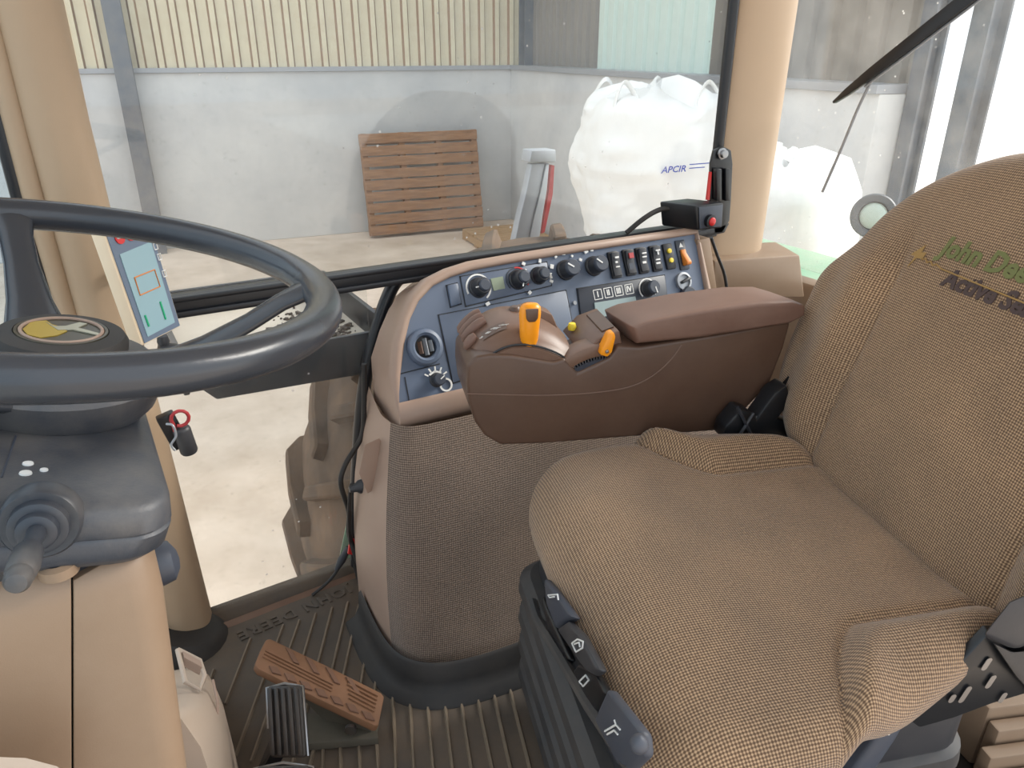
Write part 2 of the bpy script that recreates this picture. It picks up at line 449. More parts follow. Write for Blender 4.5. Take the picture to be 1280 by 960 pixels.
# blue print on the bag, wrapped flat on its face towards the cab
fN = -(cB - CAM); fN.z = 0; fN.normalize()
fT = V((-fN.y, fN.x, 0))
pb = MB(); pc = at_plane(842, 212, cB + fN * .545, fN)
pfr = frame(pc, (fT + Z * .10).normalized(), Z, fN)
pb.text('APCIR', .058, pfr, .002, .2, bold=.001)
for k, (l_, dy) in enumerate(((.14, .022), (.10, -.002))):
    pb.prism([(.10, dy), (.10 + l_, dy), (.10 + l_, dy + .006), (.10, dy + .006)], pfr, 0, .002)
bagroot = [x for x in bpy.data.objects if x.name == 'bulk_bag'][0]
obj('print', pb, 'bag_print', bagroot, label='blue printed lettering', smooth=0)

# ================================================================== outside of the tractor
# rear tyre
TC = V((1.20, 1.80, -.245)); TR = .855
tfr = frame(TC, (1, 0, 0), (0, 0, 1), (0, 1, 0))
root = empty('tyre_assembly', (TC.x, TC.y, GZ), label='large dusty brown rear tractor tyre outside the right window', cat='tyre')
obj('carcass', MB().lathe([(.50, -.20), (.62, -.25), (.74, -.26), (.80, -.23), (.815, -.12), (.82, 0), (.815, .12), (.80, .23), (.74, .26), (.62, .25), (.50, .20)], tfr, 64), 'tyre', root)
lug = MB()
for s_ in (1,):
    lug.loft([[V((dx, y, z)) for dx, z in ((-.028 + sk, .80 - dr), (.028 + sk, .80 - dr), (.022 + sk, .855 - dr), (-.022 + sk, .855 - dr))] for y, sk, dr in ((0.0, 0, 0), (.12, .07, .004), (.22, .13, .02), (.262, .15, .07))])
lm = mesh('lug', lug, .006, 1, 30); lm.materials.append(MATS['tyre'])
for k in range(22):
    for s_ in (1, -1):
        a = 2 * PI * (k + (.5 if s_ < 0 else 0)) / 22
        put('lug', lm, None, root, M=Matrix.Translation(TC) @ Matrix.Rotation(a, 4, 'Y') @ Matrix.Scale(s_, 4, (0, 1, 0)))
obj('rim_disc', MB().lathe([(.02, -.10), (.42, -.10), (.50, -.20), (.52, -.20), (.52, .20), (.50, .20), (.42, -.06), (.02, -.06)], tfr, 48), 'green_paint', root)
# green panel by the door sill and rear fender
g = MB().loft([[at_y(x, y, Y) for x, y in ((440, 620), (446, 622), (446, 715), (420, 716))] for Y in (1.455, 1.475)])
thing(obj('green_side_panel', g, 'green_paint', bev=.003), 'green painted body panel outside the glass by the door sill', 'panel')
g = MB()
g.loft([[V((x, Y, z)) for x, z in ((1.80, .42), (1.95, .455), (2.2, .455), (2.45, .38), (2.6, .18), (2.58, .17), (2.44, .36), (2.2, .435), (1.95, .435), (1.80, .40))] for Y in (1.25, 1.98)])
thing(obj('rear_fender', g, 'green_paint', bev=.004), 'pale green rear fender outside the rear window', 'fender')
# grey marker-lamp arm on the fender
AY = 2.14
arm = empty('marker_arm', at_y(656, 310, AY), label='grey curved arm with red and orange reflector rising beyond the side window', cat='marker arm')
cl = [(638, 345), (643, 305), (650, 272), (658, 240), (665, 205)]; cr = [(672, 345), (674, 303), (679, 268), (684, 238), (687, 204)]
for nm, ma, y0, y1, ins in (('arm_beam', 'galvanised', AY, AY + .10, 0),):
    b = MB(); b.loft([[at_y(*l_, AY), at_y(*r_, AY), at_y(*r_, AY) + V((0, .035, 0)), at_y(*l_, AY) + V((0, .035, 0))] for l_, r_ in zip(cl, cr)])
    obj(nm, b, ma, arm, bev=.004)
obj('seam', MB().tube([at_y(l_[0] + 17, l_[1], AY - .001) for l_ in cl], .003, 6), 'post_blue', arm)
b = MB().loft([[at_y(662, 203, AY - .01), at_y(695, 203, AY - .01), at_y(695, 187, AY - .01), at_y(665, 188, AY - .01)], [p + V((0, .06, 0)) for p in (at_y(662, 203, AY - .01), at_y(695, 203, AY - .01), at_y(695, 187, AY - .01), at_y(665, 188, AY - .01))]])
obj('arm_cap', b, 'galvanised', arm, bev=.004)
pts = [(677, 292), (686, 240), (689, 206), (693, 207), (691, 243), (681, 290)]
obj('mount_post', MB().tube([at_y(656, 340, AY) + V((0, .05, .02)), (1.12, AY - .02, -.20)], .025, 10), 'galvanised', arm)
obj('reflector', MB().loft([[at_y(*q, AY + .01) for q in pts], [at_y(*q, AY + .01) + V((0, .03, 0)) for q in pts]]), 'red_dull', arm, 'red and orange reflector strip', smooth=0)
# black tray outside the lower pane
tr = empty('black_tray', at_y(360, 480, 1.46), label='open black tray with dry debris mounted outside the lower window pane', cat='tray')
TY = 1.46
def tp(x, y, Y=TY): return at_y(x, y, Y)
f0 = [tp(238, 474), tp(270, 497), tp(450, 466), tp(476, 410)]
f1 = tp(476, 410); f2 = V((.12, TY, f1.z))
plate = [f2, tp(240, 477), tp(270, 497), tp(450, 466), f1]
nrm = V((0, -.012, 0))
obj('front_plate', MB().loft([plate, [p + nrm for p in plate]]), 'black_plastic', tr, bev=.003)
zf = f1.z - .045
obj('tray_bottom', MB().box(((.12 + f1.x) / 2, TY + .22, zf), (f1.x - .12, .42, .01)), 'tray_floor', tr)
obj('end_wall', MB().box((f1.x + .004, TY + .21, zf + .025), (.012, .43, .09)), 'black_frame', tr, bev=.003)
obj('end_wall', MB().box((.116, TY + .21, zf + .025), (.012, .43, .09)), 'black_frame', tr, bev=.003)
obj('back_wall', MB().box(((.12 + f1.x) / 2, TY + .425, zf + .025), (f1.x - .12, .012, .09)), 'black_frame', tr, bev=.003)
deb = MB()
for k in range(260):
    x = random.triangular(.32, f1.x - .01, .46); y = TY + random.triangular(.02, .36, .12); s_ = random.uniform(.002, .007)
    deb.box((x, y, zf + .005 + s_ / 2), (s_ * random.uniform(1, 3), s_, s_), Matrix.Rotation(random.uniform(0, 3), 3, 'Z'))
obj('debris', deb, 'debris', tr, smooth=0)['kind'] = 'stuff'
# work lamp behind the rear window
lp = at_x(1092, 270, 2.02)
ln_ = V((-.75, -.62, .2)).normalized(); lx = ln_.cross(Z).normalized(); ly = lx.cross(ln_)
lf = frame(lp, lx, ly, ln_)
root = empty('work_lamp', lp - ln_ * .05, label='round grey work lamp outside the rear window behind the backrest', cat='lamp')
obj('housing', MB().lathe([(.02, -.07), (.05, -.065), (.062, -.02), (.064, .0), (.060, .005), (.042, .003), (.039, -.01), (.01, -.02)], lf, 36), 'lamp_ring', root)
obj('lamp_stem', MB().tube([lp - ln_ * .05, V((lp.x + .03, lp.y + .03, .457))], .008, 8), 'lamp_ring', root)
obj('lens', MB().lathe([(.038, -.004), (.03, .004), (.01, .007)], lf, 36), 'sheet_pale', root)

# ================================================================== cab shell
struct(obj('cab_floor', MB().prism([(-.45, -.15), (1.85, -.15), (1.85, 1.40), (.42, 1.40), (.05, 1.36), (-.45, 1.36)], frame((0, 0, 0), (1, 0, 0), (0, 1, 0), Z), -.08, -.012), 'rubber_black'), 'dark floor pan of the tractor cab', 'floor')
struct(obj('ceiling', MB().box((.80, .74, 1.74), (1.9, 1.36, .08)), 'headliner', bev=.03), 'beige headliner of the unseen cab roof, narrowed to shape the sky light', 'ceiling')  # out of view; roof made narrow so sky light falls in at the sides
struct(obj('wall_rear', MB().box((1.80, .62, .24), (.06, 1.7, .50)), 'beige', bev=.01), 'beige panel below the rear window', 'wall')
# front pillar (right front corner)
def pillar(name, poly_fn, zs, mat, label):
    b = MB(); b.loft([poly_fn(z) for z in zs]); return struct(obj(name, b, mat, smooth=50, bev=0), label, 'pillar')
def arcpoly(pts, n=40):
    out = bez([V((x, y, 0)) for x, y in pts], n); return out
fp = arcpoly([(-.036, 1.44), (-.043, 1.40), (-.040, 1.368), (-.030, 1.354), (-.012, 1.346), (.005, 1.346), (.026, 1.353), (.040, 1.37), (.048, 1.40), (.05, 1.44)], 44)
pillar('trim_1', lambda z: [V((p.x + .03 * max(0, (.9 - z) / .9) * (1 if z > -.1 else 1), p.y, z)) for p in fp], [-.01, .1, .4, .7, 1.0, 1.3, 1.66], 'beige_pillar', 'beige front pillar of the cab left of the side window')
# narrow trim strip and black seal beside the windshield
st = MB().tube([(-.050 + .033 * max(0, .9 - z), 1.374, z) for z in (.0, .3, .6, .9, 1.66)], .017, 10); struct(obj('trim_2', st, 'beige_pillar'), 'narrow beige strip along the front pillar', 'trim')
struct(obj('trim_3', MB().loft([[V((x + .033 * max(0, .9 - z), y, z)) for x, y in ((-.080, 1.366), (-.062, 1.366), (-.062, 1.40), (-.080, 1.40))] for z in (0, .9, 1.66)]), 'black_frame', bev=.005), 'black rubber seal between front pillar and windshield', 'seal')
struct(obj('trim_4', MB().tube([(.015, 1.36, .0), (.015, 1.36, .02), (.02, 1.36, .035)], [.085, .078, .066], 24), 'rubber_black'), 'black rubber foot at the base of the front pillar', 'trim')
# rear pillar (right rear corner)
rp = arcpoly([(1.46, 1.45), (1.41, 1.412), (1.384, 1.388), (1.402, 1.372), (1.47, 1.366), (1.54, 1.372), (1.585, 1.392), (1.625, 1.425), (1.66, 1.465), (1.68, 1.50)], 44)
pillar('trim_5', lambda z: [V((p.x + .02 * (z - 1.2), p.y, z)) for p in rp], [.52, .7, .9, 1.1, 1.3, 1.66], 'beige_pillar', 'broad beige rear pillar right of the side window')
# block of trim at the foot of the rear pillar
tb = [at_y(893, 326, 1.33), at_y(1000, 319, 1.33), at_y(1006, 372, 1.33), at_y(893, 372, 1.33)]
b = MB().loft([tb, [p + V((.05, .13, .005)) for p in tb]])
struct(obj('trim_6', b, 'beige', bev=.006), 'brown moulded block at the foot of the rear pillar', 'trim')
b = MB().loft([[at_y(*q, 1.30) for q in ((872, 300), (888, 297), (898, 372), (882, 376))], [at_y(*q, 1.30) + V((0, .08, 0)) for q in ((872, 300), (888, 297), (898, 372), (882, 376))]])
struct(obj('trim_7', b, 'beige', bev=.004), 'brown upright strip between console and rear pillar', 'trim')
struct(obj('trim_8', MB().tube(bez([at_y(889, 297, 1.31), at_y(897, 320, 1.31), at_y(906, 345, 1.31), at_y(910, 376, 1.31)], 16), .004, 8), 'black_frame'), 'thin black seal line beside the brown upright strip', 'seal')
# side window: panes, rails, seals
W1 = empty('window_1', (.7, 1.40, .69)); struct(W1, 'large right side window of the cab in a black frame', 'window')
obj('pane', MB().box((.715, 1.405, 1.175), (1.33, .006, .95)), 'glass_side', W1, smooth=0)
obj('lower_pane', MB().box((.25, 1.425, .337), (.46, .006, .67)), 'glass_side', W1, smooth=0)
obj('bottom_rail', MB().box((.715, 1.392, .690), (1.34, .034, .034)), 'black_frame', W1, bev=.005)
obj('rail_lip', MB().box((.715, 1.374, .703), (1.34, .012, .010)), 'black_frame', W1, bev=.003)
obj('rail_lip', MB().box((.715, 1.374, .676), (1.34, .012, .012)), 'black_frame', W1, bev=.003)
obj('seal', MB().tube([(1.372, 1.384, z) for z in (.68, 1.0, 1.4, 1.66)], .013, 10), 'black_frame', W1)
obj('edge_seal', MB().tube(bez([at_y(x, y, 1.408) for x, y in ((515, 338), (495, 352), (482, 378), (471, 412), (460, 455), (452, 510), (447, 580), (444, 650), (446, 706))], 32), .014, 10), 'black_frame', W1)
W2 = empty('window_2', (1.76, .6, .6)); struct(W2, 'dusty rear window of the cab with water spots', 'window')
obj('pane', MB().box((1.76, .70, 1.08), (.006, 1.90, 1.1)), 'glass_rear', W2, smooth=0)
W3 = empty('window_3', (-.3, .6, .5)); struct(W3, 'curved front windshield of the cab', 'window')
arc = [V((-.08 - .40 * math.sin(PI * k / 16) ** .6, 1.40 - 1.35 * k / 16, 0)) for k in range(17)]
obj('pane', MB().loft([[p + V((0, 0, z)) for p in arc] + [p + V((-.006, 0, z)) for p in arc[::-1]] for z in (.15, 1.62)]), 'glass_front', W3)
# door-sill ledge under the lower pane
b = MB().loft([[V(p) for p in ((.06, 1.375, -.012), (.06, 1.405, .004), (.06, 1.435, .004), (.06, 1.435, -.05))], [V(p) for p in ((.45, 1.405, -.012), (.45, 1.428, .004), (.45, 1.455, .004), (.45, 1.455, -.05))]])
struct(obj('trim_9', b, 'rubber_mat', bev=.003), 'dark sill strip between floor mat and lower pane', 'sill')
b = MB().loft([[V(p) for p in ((.06, 1.35, -.002), (.06, 1.366, .006), (.06, 1.372, -.002))], [V(p) for p in ((.45, 1.378, -.002), (.45, 1.394, .006), (.45, 1.40, -.002))]])
struct(obj('trim_10', b, 'brown_mid'), 'thin brown edge strip along the sill', 'sill')
# ridged beige sill beside the seat on the near side
root = empty('trim_11', (1.2, .38, 0)); struct(root, 'ridged beige sill moulding at the lower right beside the seat base', 'sill')
q0 = at_z(1237, 886, .12); q1 = at_z(1290, 925, .12)
al = V((.93, -.37, 0)); ac = V((.37, .93, 0))
sf = frame((q0.x, q0.y, 0), al, ac, Z)
obj('sill_top', MB().prism([(0, 0), (.9, 0), (.9, .5), (-.05, .5)], sf, -.01, .12), 'beige', root, bev=.006)
for k in range(4):
    obj('ridge', MB().prism([(-.03 * k, -.028 * (k + 1)), (.9, -.028 * (k + 1)), (.9, -.028 * k - .004), (-.03 * k, -.028 * k - .004)], sf, -.01, .10 - .022 * k), 'beige', root, bev=.004)
# wiper on the rear glass
root = empty('wiper', at_x(1045, 128, 1.735), label='black wiper blade resting diagonally on the rear window', cat='wiper')
a_, b_ = at_x(1045, 128, 1.738), at_x(1225, -12, 1.738)
dr = (b_ - a_); obj('wiper_blade', MB().loft([[a_ + dr * t + V((0, .008 * k, .010 * k)), a_ + dr * t + V((-.014, .008 * k, .010 * k)), a_ + dr * t + V((-.014, -.008 * k, -.010 * k)), a_ + dr * t + V((0, -.008 * k, -.010 * k))] for t, k in ((0, .25), (.12, .7), (.3, 1), (1, 1.25))]), 'black_frame', root, bev=.002)
obj('rubber_lip', MB().tube([a_ + dr * .22 + V((-.004, -.010, -.012)), a_ + dr + V((-.004, -.012, -.014))], .003, 6), 'galvanised', root)
obj('washer_tube', MB().tube(bez([at_x(1028, 240, 1.745), at_x(1052, 185, 1.745), at_x(1075, 130, 1.745), at_x(1098, 85, 1.745)], 12), .004, 6), 'galvanised', root)

# ================================================================== right-hand console
PE = math.radians(25)
e1, e2, pn = V((1, 0, 0)), V((0, math.sin(PE), math.cos(PE))), V((0, -math.cos(PE), math.sin(PE)))
PO = V((0, 1.22, .49))
pf = frame(PO, e1, e2, pn)
def pp(x, y):
    q = at_plane(x, y, PO, pn) - PO; return q.dot(e1), q.dot(e2)
def pM(x, y, h=0, rot=0):
    a, b = pp(x, y); return fmat(pf(a, b, h), e1, e2, pn) @ Matrix.Rotation(rot, 4, 'Z')
con = empty('control_console', (.8, 1.2, 0), label='right-hand control console with blue-grey switch panel and fabric-covered side', cat='console')
outl = [pp(*q) for q in ((497, 504), (499, 470), (504, 430), (511, 400), (522, 377), (540, 358), (562, 347), (590, 338), (640, 329), (720, 316), (868, 293), (882, 372), (890, 410))]
bl = outl[0][1]; outl = outl + [(outl[-1][0] - .02, bl + .0), (.90, bl), (.62, bl)]
obj('panel', MB().prism(outl, pf, -.02, 0), 'panel_blue', con)
# bezel: ring around the panel, thick along the bottom
cx, cy = .85, .10
def grow(d, db):
    out = []
    n = len(outl)
    for i, (a, b) in enumerate(outl):
        pa, pb2 = V(outl[i - 1]), V(outl[(i + 1) % n]); t = (pb2 - pa).normalized(); nn = V((-t.y, t.x))
        if nn.dot(V((a - cx, b - cy))) < 0: nn = -nn
        k = d if b > bl + .02 else db
        out.append((a + nn.x * (d if b <= bl + .02 else k), b + nn.y * k - (0 if b > bl + .02 else 0)))
    return out
bz = MB()
rg = [[pf(a, b, -.015) for a, b in outl], [pf(a, b, .006) for a, b in outl]]
rg.append([pf(a, b, .010) for a, b in grow(.004, .006)])
rg.append([pf(a, b, .009) for a, b in grow(.013, .030)])
rg.append([pf(a, b, .003) for a, b in grow(.019, .046)])
rg.append([pf(a, b, -.010) for a, b in grow(.021, .052)])
last = [pf(a, b, -.03) for a, b in grow(.021, .052)]
rg.append(last)
rg.append([V((p.x + .012, max(p.y, 1.372), min(p.z, .668))) if p.z > .52 or p.x < .47 else V((p.x + .03, p.y + .06, p.z + .004)) for p in last])
bz.loft(rg, True, False, False)
obj('bezel', bz, 'bezel_brown', con, smooth=55)
# body below: fabric front and plastic end towards the window
def cring(z):
    t = z / .455
    def mixp(a, b): return V((a[0] + (b[0] - a[0]) * t, a[1] + (b[1] - a[1]) * t, z))
    low = [(.405, 1.41), (.375, 1.33), (.358, 1.24), (.350, 1.14), (.352, 1.06), (.372, 1.01), (.42, .975), (.52, .955), (.70, .95), (1.0, .95), (1.35, .95), (1.35, 1.41)]
    hig = [(.462, 1.41), (.452, 1.36), (.440, 1.30), (.433, 1.25), (.436, 1.215), (.450, 1.19), (.48, 1.176), (.56, 1.17), (.72, 1.165), (1.0, 1.16), (1.35, 1.16), (1.35, 1.41)]
    bul = .022 * math.sin(PI * min(1, t)) 
    r = [mixp(a, b) for a, b in zip(low, hig)]
    return [V((p.x - (bul if i < 7 else 0), p.y - (bul if i > 3 and i < 11 else 0), p.z)) for i, p in enumerate(r)]
zz = [0, .03, .08, .14, .2, .26, .32, .38, .42, .455]
def sm(r, a, b): return bez(r[a:b + 1], 36)
fb = MB(); FR = [sm(cring(z), 4, 10) for z in zz]; fb.loft(FR, False, False, False); fb.uv = []
for r_ in FR:
    u_ = 0
    for i, p in enumerate(r_):
        if i: u_ += (p - r_[i - 1]).length
        fb.uv.append((u_, p.z))
obj('fabric_cover', fb, 'console_fabric', con, 'woven grey-brown fabric covering', smooth=60)
fb = MB(); fb.loft([sm(cring(z), 0, 4) for z in zz], False, False, False)
obj('end_panel', fb, 'bezel_brown', con, smooth=60)
# rubber skirt around the foot
def skirt(off, z):
    r = sm(cring(0), 2, 9); out = []
    for i, p in enumerate(r):
        t = (r[min(i + 1, len(r) - 1)] - r[max(i - 1, 0)]).normalized(); nn = V((t.y, -t.x, 0))
        if nn.dot(V((.8, 1.25, 0)) - p) > 0: nn = -nn
        out.append(p + nn * off + V((0, 0, z)))
    return out
sk = MB(); sk.loft([skirt(.004, .075), skirt(.010, .07), skirt(.012, .035), skirt(.022, .014), skirt(.042, .004), skirt(.044, -.005)], False, False, False)
obj('rubber_skirt', sk, 'rubber_black', con, smooth=60)
# handle recess plate on the end panel
hp = [(455, 590), (463, 553), (478, 575), (478, 600), (466, 616)]
hY = 1.27
def ep(q, o=0): return at_x(q[0], q[1], .395 - .0) 
b = MB(); hpts = [at_y(x, y, 1.22) + V((-.012, 0, 0)) for x, y in hp]
b.loft([hpts, [p + V((.035, .012, 0)) for p in hpts]])
obj('latch_plate', b, 'bezel_brown', con, bev=.004)
# module outlines
def strip(pts, w, h0, h1, closed=True):
    b = MB(); n = len(pts)
    for i in range(n if closed else n - 1):
        a, c = V(pts[i]), V(pts[(i + 1) % n]); t = (c - a).normalized(); nn = V((-t.y, t.x)) * w / 2
        a2, c2 = a - t * w / 2, c + t * w / 2
        b.prism([a2 + nn, a2 - nn, c2 - nn, c2 + nn], pf, h0, h1)
    return b
def module(name, px, mat, h=.004, hole=None):
    P = [pp(*q) for q in px]
    o = obj(name, MB().prism(P, pf, -.004, h), mat, con, bev=.003)
    g_ = obj('groove', strip(P, .0030, -.003, .0012), 'panel_line', o, smooth=0)
    return o
module('climate_module', [(575, 346), (683, 327.5), (689, 357), (582, 383)], 'panel_blue', .003)
module('display_module', [(548, 394), (707, 363), (720, 430), (566, 479)], 'panel_blue', .003)
module('selector_module', [(721, 361), (830, 344), (836, 390), (727, 410)], 'panel_dark', .004)
module('switch_blank', [(558, 357), (571, 354), (576, 380), (563, 384)], 'panel_blue', .006)
obj('groove', strip([pp(501, 467), pp(549, 455)], .002, -.002, .0012, False), 'panel_line', con, smooth=0)
obj('groove', strip([pp(506, 472), pp(511, 500)], .002, -.002, .0012, False), 'panel_line', con, smooth=0)
def quad(px, h0, h1): return MB().prism([pp(*q) for q in px], pf, h0, h1)
obj('display', quad([(572, 410), (612, 401), (618, 422), (577, 432)], .002, .0055), 'lcd_green', con, 'pale green liquid crystal display', smooth=0)
obj('display', quad([(612, 349), (627, 346), (630, 361), (616, 364)], .002, .0055), 'lcd_olive', con, 'small olive liquid crystal display', smooth=0)
obj('display', quad([(741, 379), (792, 371), (796, 388), (744, 398)], .002, .0065), 'lcd_grey', con, 'grey liquid crystal display', smooth=0)
# knobs: rotary knob with skirt, grip cap and pointer
def ident(a, b, h): return V((a, b, h))
kb = MB().lathe([(.019, 0), (.019, .004), (.0165, .006), (.0155, .024), (.0135, .027), (.001, .027)], ident, 28)
km = mesh('knob', kb, 0); km.materials.append(MATS['black_plastic'])
cap = MB().lathe([(.0115, .024), (.011, .031), (.009, .033), (.001, .033)], ident, 24); cm_ = mesh('knob_cap', cap); cm_.materials.append(MATS['knob_grey'])
cap2 = MB().lathe([(.0155, .022), (.0150, .029), (.013, .031), (.001, .031)], ident, 24); cm2 = mesh('knob_cap', cap2); cm2.materials.append(MATS['knob_grey'])
ptr = MB().box((0, .011, .0272), (.0022, .013, .0016)); pm_ = mesh('pointer', ptr, 0, smooth=0); pm_.materials.append(MATS['white_print'])
ptr = MB().box((0, .007, .0316), (.0026, .014, .0012)); pm2 = mesh('pointer', ptr, 0, smooth=0); pm2.materials.append(MATS['white_print'])
def arcm(r0, r1, a0, a1, h=.0045, n=20):
    b = MB(); a0, a1 = math.radians(a0), math.radians(a1)
    A = [a0 + (a1 - a0) * i / n for i in range(n + 1)]
    poly = [(math.cos(a) * r1, math.sin(a) * r1) for a in A] + [(math.cos(a) * r0, math.sin(a) * r0) for a in A[::-1]]
    for i in range(n):
        b.prism([poly[i], poly[i + 1], poly[-i - 2], poly[-i - 1]], ident, .0, h)
    return b
def knob(x, y, s=1, rot=0, flat=False, arcs=(), ticks=()):
    M = pM(x, y, .002) @ Matrix.Scale(s, 4)
    k = put('knob', km, None, con, M=M)
    M2 = Matrix.Rotation(math.radians(rot), 4, 'Z')
    put('knob_cap', cm2 if flat else cm_, None, k, M=M2)
    put('pointer', pm2 if flat else pm_, None, k, M=M2)
    for r0, r1, a0, a1, ma in arcs: obj('scale_arc', arcm(r0, r1, a0, a1, .003), ma, k, smooth=0, wld=False)
    for r, a, l_, ww in ticks:
        obj('mark', MB().box((0, 0, .0015), (l_, ww, .003), None), 'white_print', k, smooth=0, wld=False, M=Matrix.Rotation(math.radians(a), 4, 'Z') @ Matrix.Translation((r, 0, 0)))
    return k
knob(597, 360, 1.1, 95, arcs=((.0225, .0255, -60, 200, 'white_print'),), ticks=((.034, -70, .006, .008),))
knob(646, 350, 1.1, 160, arcs=((.0215, .024, -35, 95, 'red'), (.0215, .024, 95, 215, 'seat_blue')), ticks=((.034, 55, .006, .007), (.034, -55, .006, .007)))
knob(672, 345, 1.0, -100, ticks=((.032, 70, .008, .006), (.032, -30, .008, .006), (.032, 150, .004, .004)))
knob(706, 338, 1.15, 55, True, ticks=((.030, 160, .007, .008), (.031, 120, .004, .005), (.031, 85, .006, .006), (.031, 50, .004, .004), (.036, 190, .005, .010)))
knob(741, 333, 1.15, 50, True, ticks=((.031, 110, .006, .008), (.031, 85, .006, .006), (.031, 150, .006, .005), (.036, 180, .008, .006)))
knob(808, 361.5, 1.0, -170, True, arcs=((.0215, .0245, -40, 220, 'white_print'),), ticks=((.034, -85, .006, .010),))
# aux knob under the vent with the cog symbol
k = knob(545, 475, .75, -60, True, ticks=tuple((.030, a, .011, .0035) for a in (25, 55, 85, 115, 145)) + ((.021, 70, .005, .02), (.021, 110, .005, .02)))
obj('cog_symbol', arcm(.010, .0135, 0, 360, .002, 24), 'white_print', con, M=pM(557, 481, .001), smooth=0)
# round air vent
vM = pM(530, 434)
v_ = put('air_vent', mesh('air_vent', MB().lathe([(.036, -.001), (.0365, .008), (.033, .014), (.027, .016), (.022, .011), (.021, -.004), (.001, -.004)], ident, 40)), 'panel_blue', con, M=vM)
obj('vent_well', MB().lathe([(.0205, -.0035), (.0205, .0025), (.001, .0025)], ident, 32), 'steel_black', v_, wld=False)
for dx in (-.010, .001, .012):
    obj('vane', MB().box((dx, 0, .006), (.0018, .034 - abs(dx) * 1.0, .010), Matrix.Rotation(.5, 3, 'Y')), 'brown_mid' if dx < -.005 else 'galvanised', v_, wld=False)
# rocker switches
fr_ = mesh('rocker_switch', MB().box((0, 0, .003), (.027, .060, .008)), .003); fr_.materials.append(MATS['panel_line'])
rk = mesh('rocker', MB().loft([[V((x, y, z)) for y, z in ((-.026, .004), (-.026, .012), (-.004, .010), (.026, .017), (.026, .004))] for x in (-.0105, .0105)]), .002); rk.materials.append(MATS['black_plastic'])
def rocker(x, y, ic):
    M = pM(x, y); r = put('rocker_switch', fr_, None, con, M=M)
    put('rocker', rk, None, r)
    for (ix, iy, sx, sy, ma) in ic:
        obj('symbol', MB().box((ix, iy, .0128 + .0002 * iy / .001 * 1.2 + (.001 if iy > 0 else -.0005)), (sx, sy, .003)), ma, r, smooth=0, wld=False)
rocker(767, 331.5, ((0, .014, .010, .004, 'white_print'), (-.002, .004, .006, .004, 'white_print'), (.002, -.006, .010, .003, 'white_print')))
rocker(785, 328.5, ((0, .013, .012, .012, 'red_dull'), (0, -.010, .014, .014, 'knob_grey')))
rocker(801, 326, ((0, .014, .012, .003, 'white_print'), (0, .006, .012, .003, 'white_print'), (0, -.006, .010, .005, 'white_print')))
rocker(818, 323.5, ((0, .016, .012, .003, 'white_print'), (0, .010, .003, .008, 'white_print'), (0, -.004, .012, .003, 'white_print'), (0, -.012, .012, .004, 'white_print')))
hz = put('indicator_switch', fr_, None, con, M=pM(835, 321))
for iy in (.012, -.010): obj('lamp_button', MB().lathe([(.006, .006), (.0055, .011), (.001, .012)], frame((0, iy, 0), (1, 0, 0), (0, 1, 0), (0, 0, 1)), 16), 'yellow', hz, wld=False)
tg = put('toggle_switch', mesh('toggle_switch', MB().box((0, 0, .0015), (.028, .070, .005)), .002), 'panel_dark', con, M=pM(852, 319))
obj('toggle', MB().loft([[V((x, y, z)) for y, z in ((-.026, .004), (-.026, .020), (-.020, .022), (.004, .010), (.012, .010), (.012, .004))] for x in (-.0065, .0075)]), 'orange_dull', tg, 'orange toggle', bev=.002, wld=False)
obj('warning_symbol', MB().prism([(-.006, .018), (.006, .018), (0, .029)], ident, .003, .0048), 'white_print', tg, smooth=0, wld=False)
ky = put('key_switch', mesh('key_switch', MB().lathe([(.021, 0), (.021, .008), (.016, .009), (.015, .004), (.001, .004)], ident, 30)), 'galvanised', con, M=pM(853, 352))
obj('key_slot', MB().box((.004, .001, .008), (.028, .007, .010), Matrix.Rotation(.25, 3, 'Z')), 'black_plastic', ky, bev=.002, wld=False)
put('socket_cap', mesh('socket_cap', MB().lathe([(.024, 0), (.024, .008), (.020, .012), (.001, .012)], ident, 30)), 'panel_dark', con, M=pM(859, 371))
put('screw', mesh('screw', MB().lathe([(.0045, 0), (.0045, .003), (.001, .003)], ident, 12)), 'steel', con, M=pM(717, 379, .003))
# boxed numerals I II III IV
for (x, y, tx) in ((746, 368.5, 'I'), (759, 366.2, 'II'), (772, 364, 'III'), (785, 361.8, 'IV')):
    M = pM(x, y, .004); s_ = .0105; b = MB()
    for a, c, wx, wy in ((0, s_, 2 * s_, .0016), (0, -s_, 2 * s_, .0016), (s_, 0, .0016, 2 * s_), (-s_, 0, .0016, 2 * s_)): b.box((a, c, .0004), (wx, wy, .0008))
    b.text(tx, .017, ident, .0004, bold=.0006)
    obj('numeral_button', b, 'white_print', con, M=M, smooth=0)

# ================================================================== bracket and control box at the window corner
BY = 1.335
root = empty('mounting_bracket', at_y(893, 285, BY), label='black steel bracket bolted to the rear pillar at the window corner', cat='bracket')
bp = [(893, 292), (888, 250), (889, 205), (893, 188), (904, 183), (914, 188), (916, 205), (914, 250), (912, 276), (903, 291)]
P0 = [at_y(x, y, BY) for x, y in bp]
obj('bracket_plate', MB().loft([P0, [p + V((.004, .012, 0)) for p in P0]]), 'steel_black', root, bev=.002)
for x0, x1 in ((891, 897), (902, 908)):
    rb = [at_y(x, y, BY - .003) for x, y in ((x0, 210), (x1, 210), (x1, 250), (x0, 250))]
    obj('bracket_rib', MB().loft([rb, [p + V((0, -.014, 0)) for p in rb]]), 'steel_black', root, bev=.002)
bx = at_y(902, 192, BY - .004)
obj('bolt', MB().lathe([(.013, 0), (.013, .004), (.009, .005), (.009, .013), (.001, .014)], frame(bx, (1, 0, 0), (0, 0, 1), (0, -1, 0)), 6 * 3), 'steel', root, 'grey hexagon bolt')
